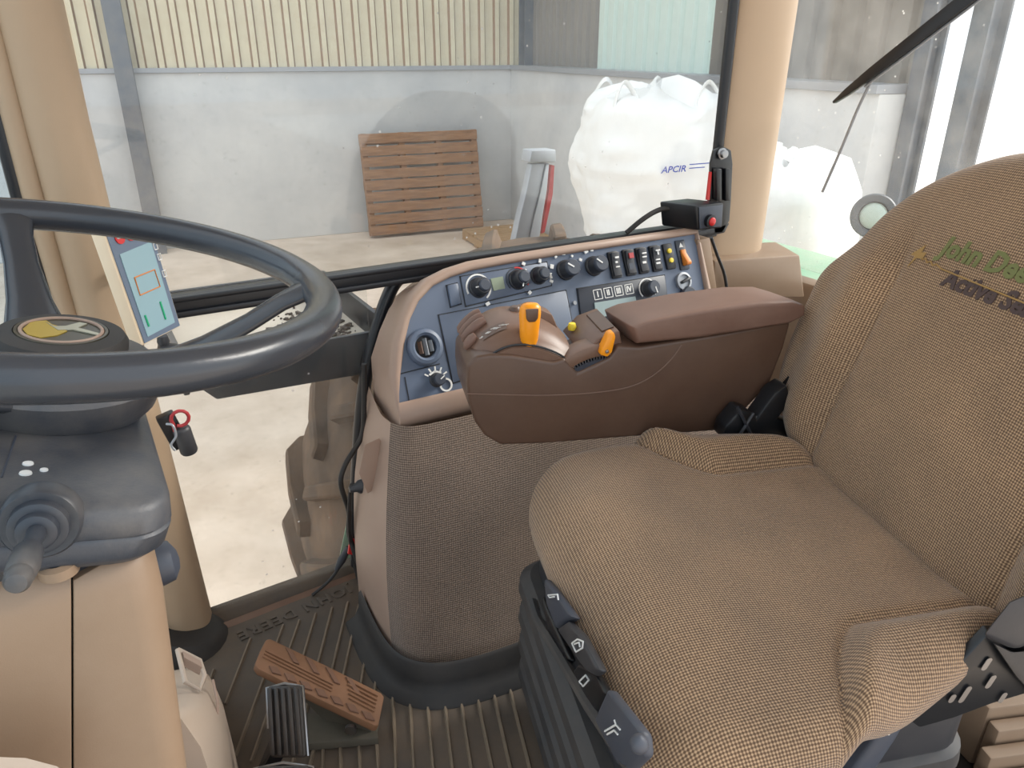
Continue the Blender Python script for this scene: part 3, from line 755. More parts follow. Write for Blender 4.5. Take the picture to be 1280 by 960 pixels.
st_ = [at_y(x, y, BY - .006) for x, y in ((890, 215), (887, 250), (884, 250), (888, 215))]
obj('red_edge', MB().loft([st_, [p + V((0, .006, 0)) for p in st_]]), 'red', root, 'thin red strip', smooth=0)
ar = [at_y(x, y, BY) for x, y in ((600, 331), (600, 340), (880, 296), (906, 291), (912, 279), (880, 287))]
ar = [at_y(x, y, BY) for x, y in ((780, 307), (780, 313), (880, 297), (906, 291), (912, 279), (880, 288))]
obj('bracket_arm', MB().loft([ar, [p + V((0, .03, 0)) for p in ar]]), 'black_frame', root, bev=.002)
obj('bolt', MB().lathe([(.008, -.012), (.008, .012), (.001, .013)], frame(at_y(870, 300, BY + .005), (1, 0, 0), (0, 1, 0), (0, 0, 1)), 12), 'steel', root)
root = empty('control_box', at_y(873, 285, 1.31), label='small black control box with red push button on the bracket', cat='control box')
f_ = [at_y(x, y, 1.295) for x, y in ((870, 257), (905, 253), (903, 285), (872, 288))]
k_ = [p + V((-.045, .075, .002)) for p in f_]
obj('box_body', MB().loft([f_, k_]), 'steel_black', root, bev=.004)
ff = [at_y(x, y, 1.294) for x, y in ((873, 259), (903, 256), (901, 283), (874, 286))]
obj('face_plate', MB().loft([ff, [p + V((0, -.002, 0)) for p in ff]]), 'knob_grey', root, bev=.001)
bfr = frame(at_y(886, 276, 1.292), (1, 0, 0), (0, 0, 1), (0, -1, 0))
obj('button_collar', MB().lathe([(.015, 0), (.015, .010), (.010, .011), (.010, .004)], bfr, 24), 'black_frame', root)
obj('push_button', MB().lathe([(.0095, .004), (.0095, .013), (.007, .015), (.001, .0155)], bfr, 24), 'red', root, 'red push button')
sm_ = MB(); tri = at_y(853, 275, 1.345)
for a in range(3):
    q = 2 * PI * a / 3 + PI / 2; r_ = 2 * PI * (a + 1) / 3 + PI / 2
    sm_.tube([tri + V((math.cos(q) * .012, 0, math.sin(q) * .012)), tri + V((math.cos(r_) * .012, 0, math.sin(r_) * .012))], .0012, 5)
obj('triangle_mark', sm_, 'knob_grey', root)
cb = bez([at_y(845, 260, 1.35), at_y(825, 262, 1.36), at_y(805, 273, 1.36), at_y(783, 291, 1.37)], 16)
thing(obj('cable', MB().tube(cb, .006, 10), 'rubber_black'), 'black cable curving from the control box down to the window rail', 'cable')

# cables hanging by the end of the console
CY = 1.36
c1 = bez([at_y(455, 455, CY), at_y(455, 505, CY), at_y(452, 545, CY), at_y(432, 580, CY - .02), at_y(426, 605, CY - .03), at_y(436, 640, CY - .02), at_y(437, 670, CY), at_y(458, 735, CY - .05), at_y(470, 775, 1.26)], 48)
thing(obj('cable', MB().tube(c1, .0055, 10), 'rubber_black'), 'long black cable hanging down the end of the console to the floor', 'cable')
root = empty('power_plug', at_y(458, 608, 1.30), label='black plug with looped lead in the socket at the console end', cat='plug')
pfn = frame(at_y(466, 604, 1.29), V((0, 0, 1)), V((0, 1, 0)), V((-1, 0, 0)))
obj('plug_body', MB().lathe([(.014, -.005), (.016, .002), (.014, .03), (.009, .036), (.006, .05)], pfn, 20), 'black_plastic', root)
obj('plug_lead', MB().tube(bez([at_y(452, 607, 1.30), at_y(441, 606, 1.30), at_y(438, 612, 1.31), at_y(436, 650, 1.33), at_y(440, 690, 1.36), at_y(452, 740, 1.33), at_y(462, 768, 1.27)], 40), .004, 8), 'rubber_black', root)
c3 = bez([at_y(438, 686, 1.385), at_y(430, 697, 1.385), at_y(418, 718, 1.375), at_y(405, 732, 1.37), at_y(390, 744, 1.365)], 24)
root = empty('wire_connector', c3[0], label='black wire with a connector and red tag at the door sill', cat='wire')
obj('wire', MB().tube(c3, .0035, 8), 'rubber_black', root)
obj('connector', MB().tube([at_y(436, 684, 1.385), at_y(427, 700, 1.385), at_y(420, 713, 1.38)], [.006, .010, .005], 10), 'black_plastic', root)
rt_ = [at_y(x, y, 1.355) for x, y in ((438, 673), (445, 675), (443, 694), (435, 693))]
obj('red_tag', MB().loft([rt_, [p + V((0, .006, 0)) for p in rt_]]), 'red', root, 'red tag', bev=.001)

# ================================================================== floor mat and pedals
mat_ = empty('floor_mat', (.4, .9, 0), label='dirty ribbed black rubber mat on the cab floor', cat='mat')
mo = [(-.05, .25), (.9, .25), (.9, .99), (.52, .99), (.40, 1.03), (.375, 1.10), (.375, 1.20), (.39, 1.30), (.42, 1.385), (.06, 1.352), (-.05, 1.33)]
obj('mat_sheet', MB().prism(mo, frame((0, 0, 0), (1, 0, 0), (0, 1, 0), Z), -.011, 0.0), 'rubber_mat', mat_, bev=.002)
def c6(x, y): return at_z(260 + x / 2.783, 680 + y / 2.783, 0)
ribs = [((20, 440), (-10, 520)), ((148, 332), (60, 560)), ((262, 285), (95, 740)), ((318, 268), (150, 760)), ((375, 245), (215, 790)), ((432, 225), (285, 800)), ((487, 205), (350, 790)), ((525, 215), (420, 690)), ((565, 300), (505, 640)), ((590, 430), (560, 660)),
        ((640, 480), (657, 860)), ((700, 508), (720, 860)), ((760, 520), (790, 860)), ((820, 525), (860, 860)), ((875, 515), (928, 860)), ((930, 500), (1005, 860)), ((985, 482), (1070, 860)), ((1040, 466), (1140, 860)), ((1085, 452), (1215, 740)),
        ((585, 682), (597, 860)), ((525, 690), (530, 860)), ((460, 692), (462, 860)), ((400, 700), (396, 860))]
for a, b in ribs:
    p, q = c6(*a), c6(*b); t = (q - p).normalized(); nn = V((-t.y, t.x, 0)) * .0026
    h = V((0, 0, .005)); d_ = V((0, 0, .001))
    obj('rib', MB().loft([[p - nn * 1.5 - d_, p + nn * 1.5 - d_, p + nn * .6 + h, p - nn * .6 + h], [q - nn * 1.5 - d_, q + nn * 1.5 - d_, q + nn * .6 + h, q - nn * .6 + h]]), 'mat_rib', mat_, smooth=0)
# raised border of the ribbed field by the console skirt
pth = [c6(*q) for q in ((590, 425), (620, 455), (680, 495), (760, 515), (830, 515), (930, 490), (1060, 450), (1100, 440), (1120, 470), (1235, 640), (1230, 730))]
obj('border', MB().tube(bez(pth, 40), .004, 6), 'mat_rib', mat_)
ta, tb_ = at_z(422, 742, .001), at_z(316, 788, .001)
tx = (tb_ - ta).normalized(); ty = V((tx.y, -tx.x, 0)); ty = ty if ty.y < 0 else -ty
obj('raised_lettering', MB().text('JOHN DEERE', .040, frame((ta + tb_) / 2, tx, ty, Z), .002, space=1.12, bold=.0008), 'rubber_mat', mat_, 'raised moulded lettering', smooth=0)

# accelerator
A_, D_, B_, C_ = at_z(334, 796, .135), at_z(317, 833, .135), at_z(481, 868, .055), at_z(473, 909, .055)
ac_ = empty('accelerator_pedal', (C_.x, C_.y, 0), label='worn orange-brown accelerator pedal with chevron treads on the mat', cat='pedal')
pn_ = (B_ - A_).cross(D_ - A_).normalized(); pn_ = pn_ if pn_.z > 0 else -pn_
def acp(u, v, h): return A_.lerp(B_, u).lerp(D_.lerp(C_, u), v) + pn_ * h
ol = [(.03, .0), (.5, -.02), (.97, 0), (1, .06), (1.0, .94), (.97, 1), (.5, 1.02), (.04, 1), (0, .92), (-.005, .5), (0, .08)]
obj('pedal_plate', MB().prism(ol, acp, -.016, 0), 'pedal_orange', ac_, bev=.003)
for i in range(7):
    u = .10 + .125 * i
    obj('tread_pad', MB().prism([(u, .80), (u + .07, .74), (u + .115, .90), (u + .045, .95)], acp, -.001, .003), 'pedal_dark', ac_, bev=.001, smooth=0)
for i in range(4):
    u = .16 + .17 * i
    obj('tread_pad', MB().prism([(u, .06), (u + .05, .04), (u + .15, .36), (u + .10, .38)], acp, -.001, .003), 'pedal_dark', ac_, bev=.001, smooth=0)
for v0 in (.40, .50, .60):
    obj('tread_rib', MB().prism([(.03, v0), (.60, v0 + .03), (.60, v0 + .075), (.03, v0 + .045)], acp, -.001, .003), 'pedal_orange', ac_, bev=.001, smooth=0)
for v0 in (.10, .22, .34, .46, .58):
    obj('tread_rib', MB().prism([(.68 + v0 * .1, v0), (.95, v0 + .03), (.95, v0 + .08), (.68 + v0 * .1, v0 + .05)], acp, -.001, .003), 'pedal_orange', ac_, bev=.001, smooth=0)
br = [at_z(x, y, .02) for x, y in ((352, 905), (372, 888), (470, 905), (473, 922), (384, 930))]
obj('pedal_base', MB().loft([[p + V((0, 0, -.018)) for p in br], br]), 'pedal_base', ac_, bev=.003)
obj('pedal_arm', MB().loft([[p - pn_ * .018 for p in (acp(.25, .3, 0), acp(.25, .75, 0), acp(.9, .75, 0), acp(.9, .3, 0))], [V((p.x, p.y, .004)) for p in (acp(.55, .35, 0), acp(.55, .7, 0), acp(.95, .75, 0), acp(.95, .3, 0))]]), 'pedal_base', ac_)
pv = acp(.93, .5, -.03); wv = (D_ - A_).normalized()
obj('pivot_bolt', MB().lathe([(.010, 0), (.010, .006), (.001, .007)], frame(acp(.82, 1.02, -.028), wv.cross(Z).normalized(), Z, wv), 14), 'steel', ac_)

# brake pedals
def brake(px, z0, z1, label):
    P = [at_z(px[0][0], px[0][1], z0), at_z(px[1][0], px[1][1], z0), at_z(px[2][0], px[2][1], z1), at_z(px[3][0], px[3][1], z1)]
    c = sum(P, V()) / 4; r = empty('brake_pedal', (c.x - .02, c.y + .02, 0), label=label, cat='pedal', group='black ribbed brake pedals')
    nn = (P[1] - P[0]).cross(P[3] - P[0]).normalized(); nn = nn if nn.z > 0 else -nn
    def f(u, v, h): return P[0].lerp(P[1], u).lerp(P[3].lerp(P[2], u), v) + nn * h
    obj('pedal_pad', MB().prism([(.06, 0), (.94, 0), (1, .05), (1, .95), (.94, 1), (.06, 1), (0, .95), (0, .05)], f, -.012, 0), 'pedal_black', r, bev=.003)
    for k in range(5):
        obj('pad_ridge', MB().prism([(.05 + k * .19, .03), (.05 + k * .19 + .12, .03), (.05 + k * .19 + .12, .97), (.05 + k * .19, .97)], f, -.001, .007), 'pedal_black', r, bev=.002)
    obj('pedal_rim', MB().tube([f(-.02, .6, -.008), f(-.02, .02, -.008), f(.5, -.03, -.008), f(1.02, .02, -.008), f(1.02, .98, -.008)], .003, 8), 'steel', r)
    obj('pedal_arm', MB().loft([[f(.3, .4, -.012), f(.7, .4, -.012), f(.7, .7, -.012), f(.3, .7, -.012)], [V((q.x - .05, q.y + .03, .004)) for q in (f(.3, .5, 0), f(.7, .5, 0), f(.7, .7, 0), f(.3, .7, 0))]]), 'steel_black', r)
brake(((333, 858), (376, 856), (383, 947), (337, 947)), .17, .10, 'black ribbed brake pedal in front of the orange accelerator')
brake(((318, 958), (388, 956), (396, 1080), (322, 1080)), .17, .10, 'second black brake pedal cut off by the lower picture edge')

# ================================================================== steering column
sc_ = empty('steering_column', (-.15, .62, 0), label='beige plastic steering column with black top shroud and side lever', cat='steering column')
def rrect(x0, x1, y0, y1, r, n=7, sides=(1, 1, 1, 1)):
    out = []; R0 = r
    for (cx_, cy_, a0, on) in ((x1 - r, y0 + r, -90, sides[0]), (x1 - r, y1 - r, 0, sides[1]), (x0 + r, y1 - r, 90, sides[2]), (x0 + r, y0 + r, 180, sides[3])):
        r = R0 if on else .001; cx_ = (x1 - r) if cx_ > (x0 + x1) / 2 else (x0 + r); cy_ = (y0 + r) if cy_ < (y0 + y1) / 2 else (y1 - r)
        for k in range(n):
            a = math.radians(a0 + 90 * k / (n - 1)); out.append((cx_ + r * math.cos(a), cy_ + r * math.sin(a)))
    return out
def colpart(x0, x1, r, name, sides):
    b = MB(); rings = []
    for z, ins in ((.0, 0), (.3, 0), (.42, 0), (.55, 0), (.74, .0), (.762, .002), (.775, .007), (.784, .016), (.788, .03)):
        tz = (z - .79) * .016
        zz_ = max(z, .42) - .79; sm2 = .21 * zz_; rk_ = .075 * zz_
        P = rrect(x0 + ins if x0 < -.3 else x0 + sm2, x1 + rk_ - ins if x1 > -.03 else x1 + sm2, .492 + ins * .8, .80 - ins, r, sides=sides)
        rings.append([V((x, y, z + .02 * max(0, -.02 - x) * (1 if z > .7 else 0))) for x, y in P])
    b.loft(rings); return obj(name, b, 'beige', sc_, smooth=45)
colpart(-.0480, .004, .022, 'column_cover', (1, 1, 0, 0))
colpart(-.40, -.0492, .022, 'column_cover', (0, 0, 1, 1))
obj('column_core', MB().loft([[V((x + .21 * (max(z, .42) - .79), y, z)) for x, y in ((-.08, .51), (-.02, .51), (-.02, .78), (-.08, .78))] for z in (.01, .42, .77)]), 'steel_black', sc_)
scx = at_z(72, 706, .792)
obj('screw_cap', MB().lathe([(.012, -.006), (.012, .001), (.008, .003), (.006, .001), (.001, .001)], frame(scx, (1, 0, 0), (0, 1, 0), Z), 20), 'beige', sc_)
tau = math.radians(14)
sx_, sn_ = V((math.cos(tau), 0, -math.sin(tau))), V((math.sin(tau), 0, math.cos(tau)))
shf = frame((.004, .485, .824), sx_, (0, 1, 0), sn_)
b = MB(); rings = []
for h, ins in ((-.048, .014), (-.046, .006), (-.040, .002), (-.026, 0), (-.024, .0015), (-.022, 0), (-.008, .002), (-.003, .006), (0, .014), (.003, .035)):
    rings.append([shf(x, y, h) for x, y in rrect(-.41 + ins, .018 - ins, .0 + ins, .27 - ins, .030 + ins * .3, 9)])
b.loft(rings); sh = obj('shroud', b, 'shroud_black', sc_, 'black dusty plastic shroud', smooth=50)
obj('shroud_neck', MB().prism(rrect(-.36, -.018, .02, .22, .02), shf, -.065, -.046), 'black_plastic', sc_, bev=.003)
for (x, y, s_) in ((35, 580, .004), (32, 592, .0045), (55, 588, .003)):
    q = at_plane(x, y, shf(0, 0, .003), sn_)
    obj('indicator', MB().lathe([(s_, -.002), (s_ * .8, .001), (.0004, .0015)], frame(q, sx_, (0, 1, 0), sn_), 12), 'white_print', sh)
l0, l1 = at_plane(20, 545, shf(0, 0, .003), sn_), at_plane(2, 597, shf(0, 0, .003), sn_)
obj('seam_mark', MB().tube([l0, l1], .0008, 6), 'knob_grey', sh)
# lever with ringed rubber boot
lb = at_y(50, 655, .483)
lt = at_y(22, 725, .40); la = (lt - lb).normalized()
bo = V((-.12, -.97, .12)).normalized(); bxx = bo.cross(Z).normalized(); byy = bxx.cross(bo)
obj('lever_boot', MB().lathe([(.023, -.014), (.023, .0), (.0215, .002), (.0172, .002), (.0165, .008), (.0146, .009), (.012, .009), (.0112, .014), (.009, .0155), (.006, .0155)], frame(lb, bxx, byy, bo), 40), 'lever_black', sc_, 'ringed black rubber boot')
lx_ = la.cross(Z).normalized(); ly_ = lx_.cross(la); L = (lt - lb).length
obj('lever', MB().lathe([(.0055, .010), (.0045, L * .45), (.0055, L * .5), (.0075, L * .55), (.0082, L * .75), (.0075, L * .9), (.0066, L * .92), (.007, L * .94), (.0066, L * 1.02), (.005, L * 1.06), (.001, L * 1.07)], frame(lb, lx_, ly_, la), 24), 'lever_black', sc_)
kq = at_y(208, 700, .60)
obj('tilt_knob', MB().lathe([(.010, -.03), (.012, -.012), (.018, -.005), (.020, .006), (.017, .016), (.008, .021), (.001, .022)], frame(kq - V((.012, 0, 0)), (0, 1, 0), (0, 0, 1), (1, 0, -.1)), 24), 'knob_grey', sc_)
# flared foot of the column on the floor
ft = empty('column_foot', (-.05, .98, 0), label='pale beige moulded casing at the foot of the steering column', cat='casing')
b = MB(); rings = []
for Y, zt, xr in ((.80, .36, -.004), (.86, .30, .010), (.93, .235, .026), (1.0, .19, .036), (1.07, .155, .038), (1.13, .125, .034), (1.18, .09, .022), (1.205, .05, .0), (1.21, .01, -.02)):
    rings.append([V((xr + .012, Y, -.008)), V((xr + .010, Y, zt * .5)), V((xr + .004, Y, zt * .78)), V((xr - .010, Y, zt * .94)), V((xr - .035, Y, zt)), V((-.2, Y, zt + .02)), V((-.34, Y, zt + .03)), V((-.34, Y, -.008))])
b.loft(rings); obj('casing_body', b, 'beige_pale', ft, smooth=60)
def ftp(x, y): return at_plane(x, y, (.03, .95, .17), V((.35, -.25, .9)).normalized())
hk = [ftp(x, y) for x, y in ((222, 812), (250, 826), (256, 845), (250, 862), (232, 853))]
obj('pocket_rim', MB().tube(hk + hk[:1], .004, 8), 'beige_pale', ft)
hk2 = [ftp(x, y) for x, y in ((224, 818), (246, 830), (248, 838), (226, 826))]
obj('pocket', MB().loft([[p + V((.006, 0, .004)) for p in hk2], [p + V((0, 0, -.01)) for p in hk2]]), 'bezel_brown', ft, smooth=0)
obj('panel_line', MB().tube(bez([ftp(x, y) for x, y in ((233, 895), (252, 893), (268, 902), (272, 880), (266, 850))], 20), .0022, 6), 'bezel_brown', ft)
# light moulding bulging from the near side of the column, bottom left
q = at_y(-75, 1030, .47)
obj('side_moulding', MB().loft([[V((q.x + dx * k, .492 - .05 * k ** .5, q.z + dz * k)) for dx, dz in [(math.cos(2 * PI * j / 24) * .085, math.sin(2 * PI * j / 24) * .075) for j in range(24)]] for k in (1, .9, .7, .4, .1)]), 'beige_pale', sc_, smooth=60)

# ================================================================== steering wheel
WC = V((-.023, .655, .943)); N_ = V((.192, -.05, 0)); N_.z = math.sqrt(1 - N_.length_squared)
wa = V((0, 1, 0)).cross(N_).normalized(); wb = N_.cross(wa)
wf = frame(WC, wa, wb, N_)
sw = empty('steering_wheel', WC - N_ * .12, label='black steering wheel with round hub badge', cat='steering wheel')
rings = []
for i in range(96):
    a = 2 * PI * i / 96; rr_ = .0148 + .0007 * max(0, math.sin(a * 24))
    c_, s_ = math.cos(a), math.sin(a)
    rings.append([wf(c_ * (.2 + math.cos(t) * (.0145 + (.0010 * abs(math.sin(a * 12)) if math.cos(t) < -.3 else 0))), s_ * (.2 + math.cos(t) * .0145), math.sin(t) * .0145) for t in [2 * PI * k / 20 for k in range(20)]])
rings.append(rings[0])
obj('rim', MB().loft(rings, True, False, False), 'rim_black', sw, smooth=80)
hof = V((.004, 0, 0))
hf = frame(WC - N_ * .05 + hof, wa, wb, N_)
obj('hub', MB().lathe([(.030, -.085), (.048, -.075), (.068, -.052), (.075, -.030), (.066, -.018), (.046, -.014), (.0445, -.012), (.0445, -.004)], hf, 48), 'shroud_black', sw)
obj('hub_pad', MB().lathe([(.0455, -.012), (.0470, -.008), (.0470, -.002), (.044, .003), (.033, .005), (.0315, .003), (.001, .003)], hf, 48), 'rubber_black', sw)
emb = obj('hub_badge', MB().lathe([(.0325, .0035), (.032, .0055), (.030, .0055), (.029, .0045), (.001, .0045)], hf, 48), 'emblem', sw, 'worn round badge')
vx = RT; 
def hb(a, b, h):   # badge coordinates turned to read upright from the door
    bx_ = (RT - N_ * RT.dot(N_)).normalized(); by_ = N_.cross(bx_)
    return WC - N_ * .05 + hof + bx_ * a + by_ * b + N_ * h
obj('badge_gold', MB().prism([(-.027, .006), (-.020, .014), (-.012, .008), (-.004, .006), (.004, .000), (.003, -.012), (-.004, -.022), (-.014, -.021), (-.023, -.012)], hb, .0042, .0052), 'gold', emb, smooth=0)
obj('badge_silver', MB().prism([(-.018, .010), (-.008, .004), (-.002, .009), (.002, .022), (.008, .022), (.007, .010), (.027, .006), (.027, .002), (.006, .004), (-.002, -.002)], hb, .0046, .0056), 'emblem_silver', emb, smooth=0)
obj('badge_ring', MB().tube([hf(.0278 * math.cos(k * PI / 24), .0278 * math.sin(k * PI / 24), .0052) for k in range(49)], .0014, 8), 'bezel_brown', emb)
def wang(x, y):
    best = min(range(720), key=lambda i: (V(proj(wf(.2 * math.cos(i * PI / 360), .2 * math.sin(i * PI / 360), 0))) - V((x, y))).length); return best * PI / 360
def spoke(a):
    d, t = wa * math.cos(a) + wb * math.sin(a), -wa * math.sin(a) + wb * math.cos(a)
    rings = []
    for r_, h_, w_, th in ((.040, -.088, .034, .020), (.075, -.076, .026, .018), (.11, -.056, .018, .014), (.145, -.033, .014, .013), (.17, -.014, .014, .013), (.19, -.002, .018, .014)):
        c_ = WC + d * r_ + N_ * h_
        ax = (d * .8 + N_ * .5).normalized(); nn = ax.cross(t).normalized()
        rings.append([c_ + t * (w_ * math.cos(q)) * 1 + nn * (th / 2 * math.sin(q)) for q in [2 * PI * k / 16 for k in range(16)]])
    obj('spoke', MB().loft(rings), 'rim_black', sw, smooth=70)
aR, aL = wang(398, 358), wang(12, 268)
aT = wang(-330, 440)
spoke(aR); spoke(aL); spoke(aT)

# ================================================================== monitor on the front pillar
mBL, mBR, mTL = at_y(178, 433, 1.15), at_y(227, 408, 1.215), at_y(119, 264, 1.15)
mn = (mBR - mBL).cross(mTL - mBL).normalized(); mn = mn if mn.dot(CAM - mBL) > 0 else -mn
def mp(x, y, h=0): return at_plane(x, y, mBL, mn) + mn * h
mon = empty('display_monitor', mBL - mn * .03, label='beige upright display monitor mounted on the front pillar', cat='monitor')
mc = [(178, 433), (227, 408), (184, 266), (119, 264)]
obj('monitor_case', MB().loft([[mp(x, y, -.022) for x, y in mc], [mp(x, y, 0) for x, y in mc]]), 'monitor_bezel', mon, bev=.004)
mi = [(180, 429), (224, 407), (182, 268), (123, 267)]
obj('face_panel', MB().loft([[mp(x, y, -.002) for x, y in mi], [mp(x, y, .0015) for x, y in mi]]), 'monitor_face', mon, smooth=0)
sc4 = [(183, 421), (217, 403), (187, 302), (148, 318)]
scr = obj('screen', MB().loft([[mp(x, y, .001) for x, y in sc4], [mp(x, y, .0025) for x, y in sc4]]), 'screen_blue', mon, 'pale blue-green screen', smooth=0)
def mline(pts, mat, w=.0012, closed=False, par=scr, nm='screen_line'):
    P = [mp(x, y, .003) for x, y in pts]; obj(nm, MB().tube(P + (P[:1] if closed else []), w, 5), mat, par)
mline([(166, 347), (191, 337), (198, 358), (173, 369)], 'orange_dull', .0010, True)
mline([(198, 377), (205, 399)], 'green_tick', .0016); mline([(179, 394), (184, 408)], 'green_tick', .0016)
for x, y in ((148, 297), (161, 293)):
    obj('warning_icon', MB().lathe([(.009, 0), (.009, .002), (.001, .002)], frame(mp(x, y, .001), (mBR - mBL).normalized(), (mTL - mBL).normalized(), mn), 20), 'red', mon, 'red warning icon')
    obj('icon_bar', MB().tube([mp(x - 4, y + 1, .004), mp(x + 4, y - 1, .004)], .0012, 5), 'white_print', mon)
for x, y in ((193, 308), (198, 321), (204, 342)):
    c_ = mp(x, y, .002); u_ = (mBR - mBL).normalized() * .0035; v_2 = (mTL - mBL).normalized() * .0045
    obj('icon', MB().tube([c_ - u_ - v_2, c_ + u_ - v_2, c_ + u_ + v_2, c_ - u_ + v_2, c_ - u_ - v_2], .0009, 5), 'white_print', mon)
obj('mount_arm', MB().tube([(mBL + mBR) / 2 - mn * .02 + V((0, 0, .08)), V((.046, 1.36, .77))], .010, 12), 'bezel_brown', mon)
br_ = mon
obj('clamp_body', MB().box(at_y(218, 438, 1.30), (.05, .03, .018), Matrix.Rotation(.3, 3, 'Y')), 'black_plastic', br_, bev=.005)
obj('clamp_knob', MB().lathe([(.008, 0), (.010, .006), (.008, .016), (.001, .018)], frame(at_y(205, 431, 1.30), (1, 0, 0), (0, 1, 0), Z), 14), 'black_plastic', br_)

# coupling with red ring
root = empty('cable_coupling', at_y(232, 565, 1.31), label='black cylindrical coupling with a red pull ring beside the front pillar', cat='coupling')
d_ = (at_y(236, 566, 1.31) - at_y(225, 535, 1.31)).normalized(); x_ = d_.cross(V((0, 1, 0))).normalized(); y_ = x_.cross(d_)
p0 = at_y(226, 534, 1.31); Lc = (at_y(236, 566, 1.31) - p0).length
obj('coupling_body', MB().lathe([(.012, 0), (.014, .002), (.015, .006), (.015, Lc - .004), (.013, Lc), (.001, Lc)], frame(p0, x_, y_, d_), 24), 'black_plastic', root)
rc = at_y(225, 523, 1.305)
obj('pull_ring', MB().tube([rc + V((math.cos(a) * .0145, .0, math.sin(a) * .0145)) for a in [math.radians(-120 + 30 * k) for k in range(12)]] + [rc + V((-.012, 0, -.022))], .0032, 8), 'red_dull', root, 'red pull ring')
obj('holder', MB().box(at_y(216, 538, 1.325), (.03, .02, .07), Matrix.Rotation(-.25, 3, 'Y')), 'steel_black', root, bev=.003)
obj('wire', MB().tube(bez([at_y(208, 530, 1.30), at_y(216, 532, 1.29), at_y(220, 545, 1.29), at_y(214, 556, 1.29), at_y(219, 563, 1.29)], 16), .002, 6), 'galvanised', root)

# ================================================================== operator's seat (swivelled towards the window)
SA = math.radians(-18); SC = V((.68, .60, 0))
seat = empty('operator_seat', SC, SA, 'brown woven fabric operator seat with padded armrest console and black suspension base', 'seat')
SX, SY = V((math.cos(SA), math.sin(SA), 0)), V((-math.sin(SA), math.cos(SA), 0))
def loc(p): v = V(p) - SC; return V((v.dot(SX), v.dot(SY), v.z))
def s_z(x, y, z): return loc(at_z(x, y, z))
def s_y(x, y, Y): return loc(at_plane(x, y, SC + SY * Y, SY))
def s_x(x, y, X): return loc(at_plane(x, y, SC + SX * X, SX))
def so(name, mb, mat, parent=None, label=None, **k): return obj(name, mb, mat, parent or seat, label, wld=False, **k)
def pillow(n, outline, surf, R, wall, tuck, under):
    """closed cushion: outline(p, q) -> plan point of the square's rim, surf(a, b, drop) -> 3D point"""
    b = MB(); b.uv = []; g = []
    T = [-1 + 2 * i / n for i in range(n + 1)]
    for i in T:
        row = []
        for j in T:
            rho = max(abs(i), abs(j))
            if rho < 1e-9: a, c = outline(0, 1)[0] * 0 + outline(1, 0)[0] * 0, 0; ctr = outline(None, None); pa, pb_, dr = ctr[0], ctr[1], 0
            else:
                o_ = outline(i / rho, j / rho); ctr = outline(None, None)
                av = math.hypot(o_[0] - ctr[0], o_[1] - ctr[1]); rf = R / av
                if rho <= .80: k, dr = rho / .80 * (1 - rf), 0
                elif rho <= .92:
                    an = (rho - .80) / .12 * PI / 2; k, dr = 1 - rf + rf * math.sin(an), R * (1 - math.cos(an))
                else:
                    t = (rho - .92) / .08; k, dr = 1 - tuck * t * t / av, R + wall * t
                pa, pb_ = ctr[0] + (o_[0] - ctr[0]) * k, ctr[1] + (o_[1] - ctr[1]) * k
                uvk = k if rho <= .8 else 1 - rf + (rf * (rho - .8) / .12 * 1.57 if rho <= .92 else rf * 1.57 + wall * (rho - .92) / .08 / av)
            row.append(len(b.v)); b.v.append(V(surf(pa, pb_, dr)))
            b.uv.append((pa, pb_) if rho < 1e-9 else (ctr[0] + (o_[0] - ctr[0]) * uvk, ctr[1] + (o_[1] - ctr[1]) * uvk))
        g.append(row)
    for i in range(n):
        for j in range(n): b.f.append([g[i][j], g[i + 1][j], g[i + 1][j + 1], g[i][j + 1]])
    rim = [g[i][0] for i in range(n)] + [g[n][j] for j in range(n)] + [g[i][n] for i in range(n, 0, -1)] + [g[0][j] for j in range(n, 0, -1)]
    b.f.append(rim); return b
def squirc(p, q, n): k = (abs(p) ** n + abs(q) ** n) ** (-1 / n); return p * k, q * k
# cushion
def cW(x): return .322 - .075 * sst(-.05, .27, x)
def c_out(p, q):
    if p is None: return (.02, 0)
    a, b = squirc(p, q, 5.5); x = .030 + .256 * a
    return x, cW(x) * b + (0.0)
def c_yb(x): return .178 + .20 * max(0, min(1, (.085 - x) / .13)) ** 1.6
def c_h(x, y):
    f = abs(y) - c_yb(x); z = .478 - .012 * sst(.0, .28, x) * (1 - sst(.1, .2, abs(y)))
    z += .034 * sst(-.005, .05, f) * sst(-.10, .02, x) - .007 * math.exp(-(f / .008) ** 2) * sst(-.06, .0, x)
    z -= .020 * sst(.04, .13, f) * sst(-.10, .02, x)
    z -= .05 * sst(-.12, -.26, x) ** 1.5
    z += .012 * math.exp(-((x + .10) / .09) ** 2) * (1 - (y / .36) ** 2)
    z -= .012 * sst(.12, .30, abs(y)) * sst(.0, -.2, x)
    return z
def c_s(x, y, dr): return (x, y, c_h(x, y) - dr)
so('seat_cushion', pillow(110, c_out, c_s, .040, .055, .03, None), 'seat_fabric', smooth=70)
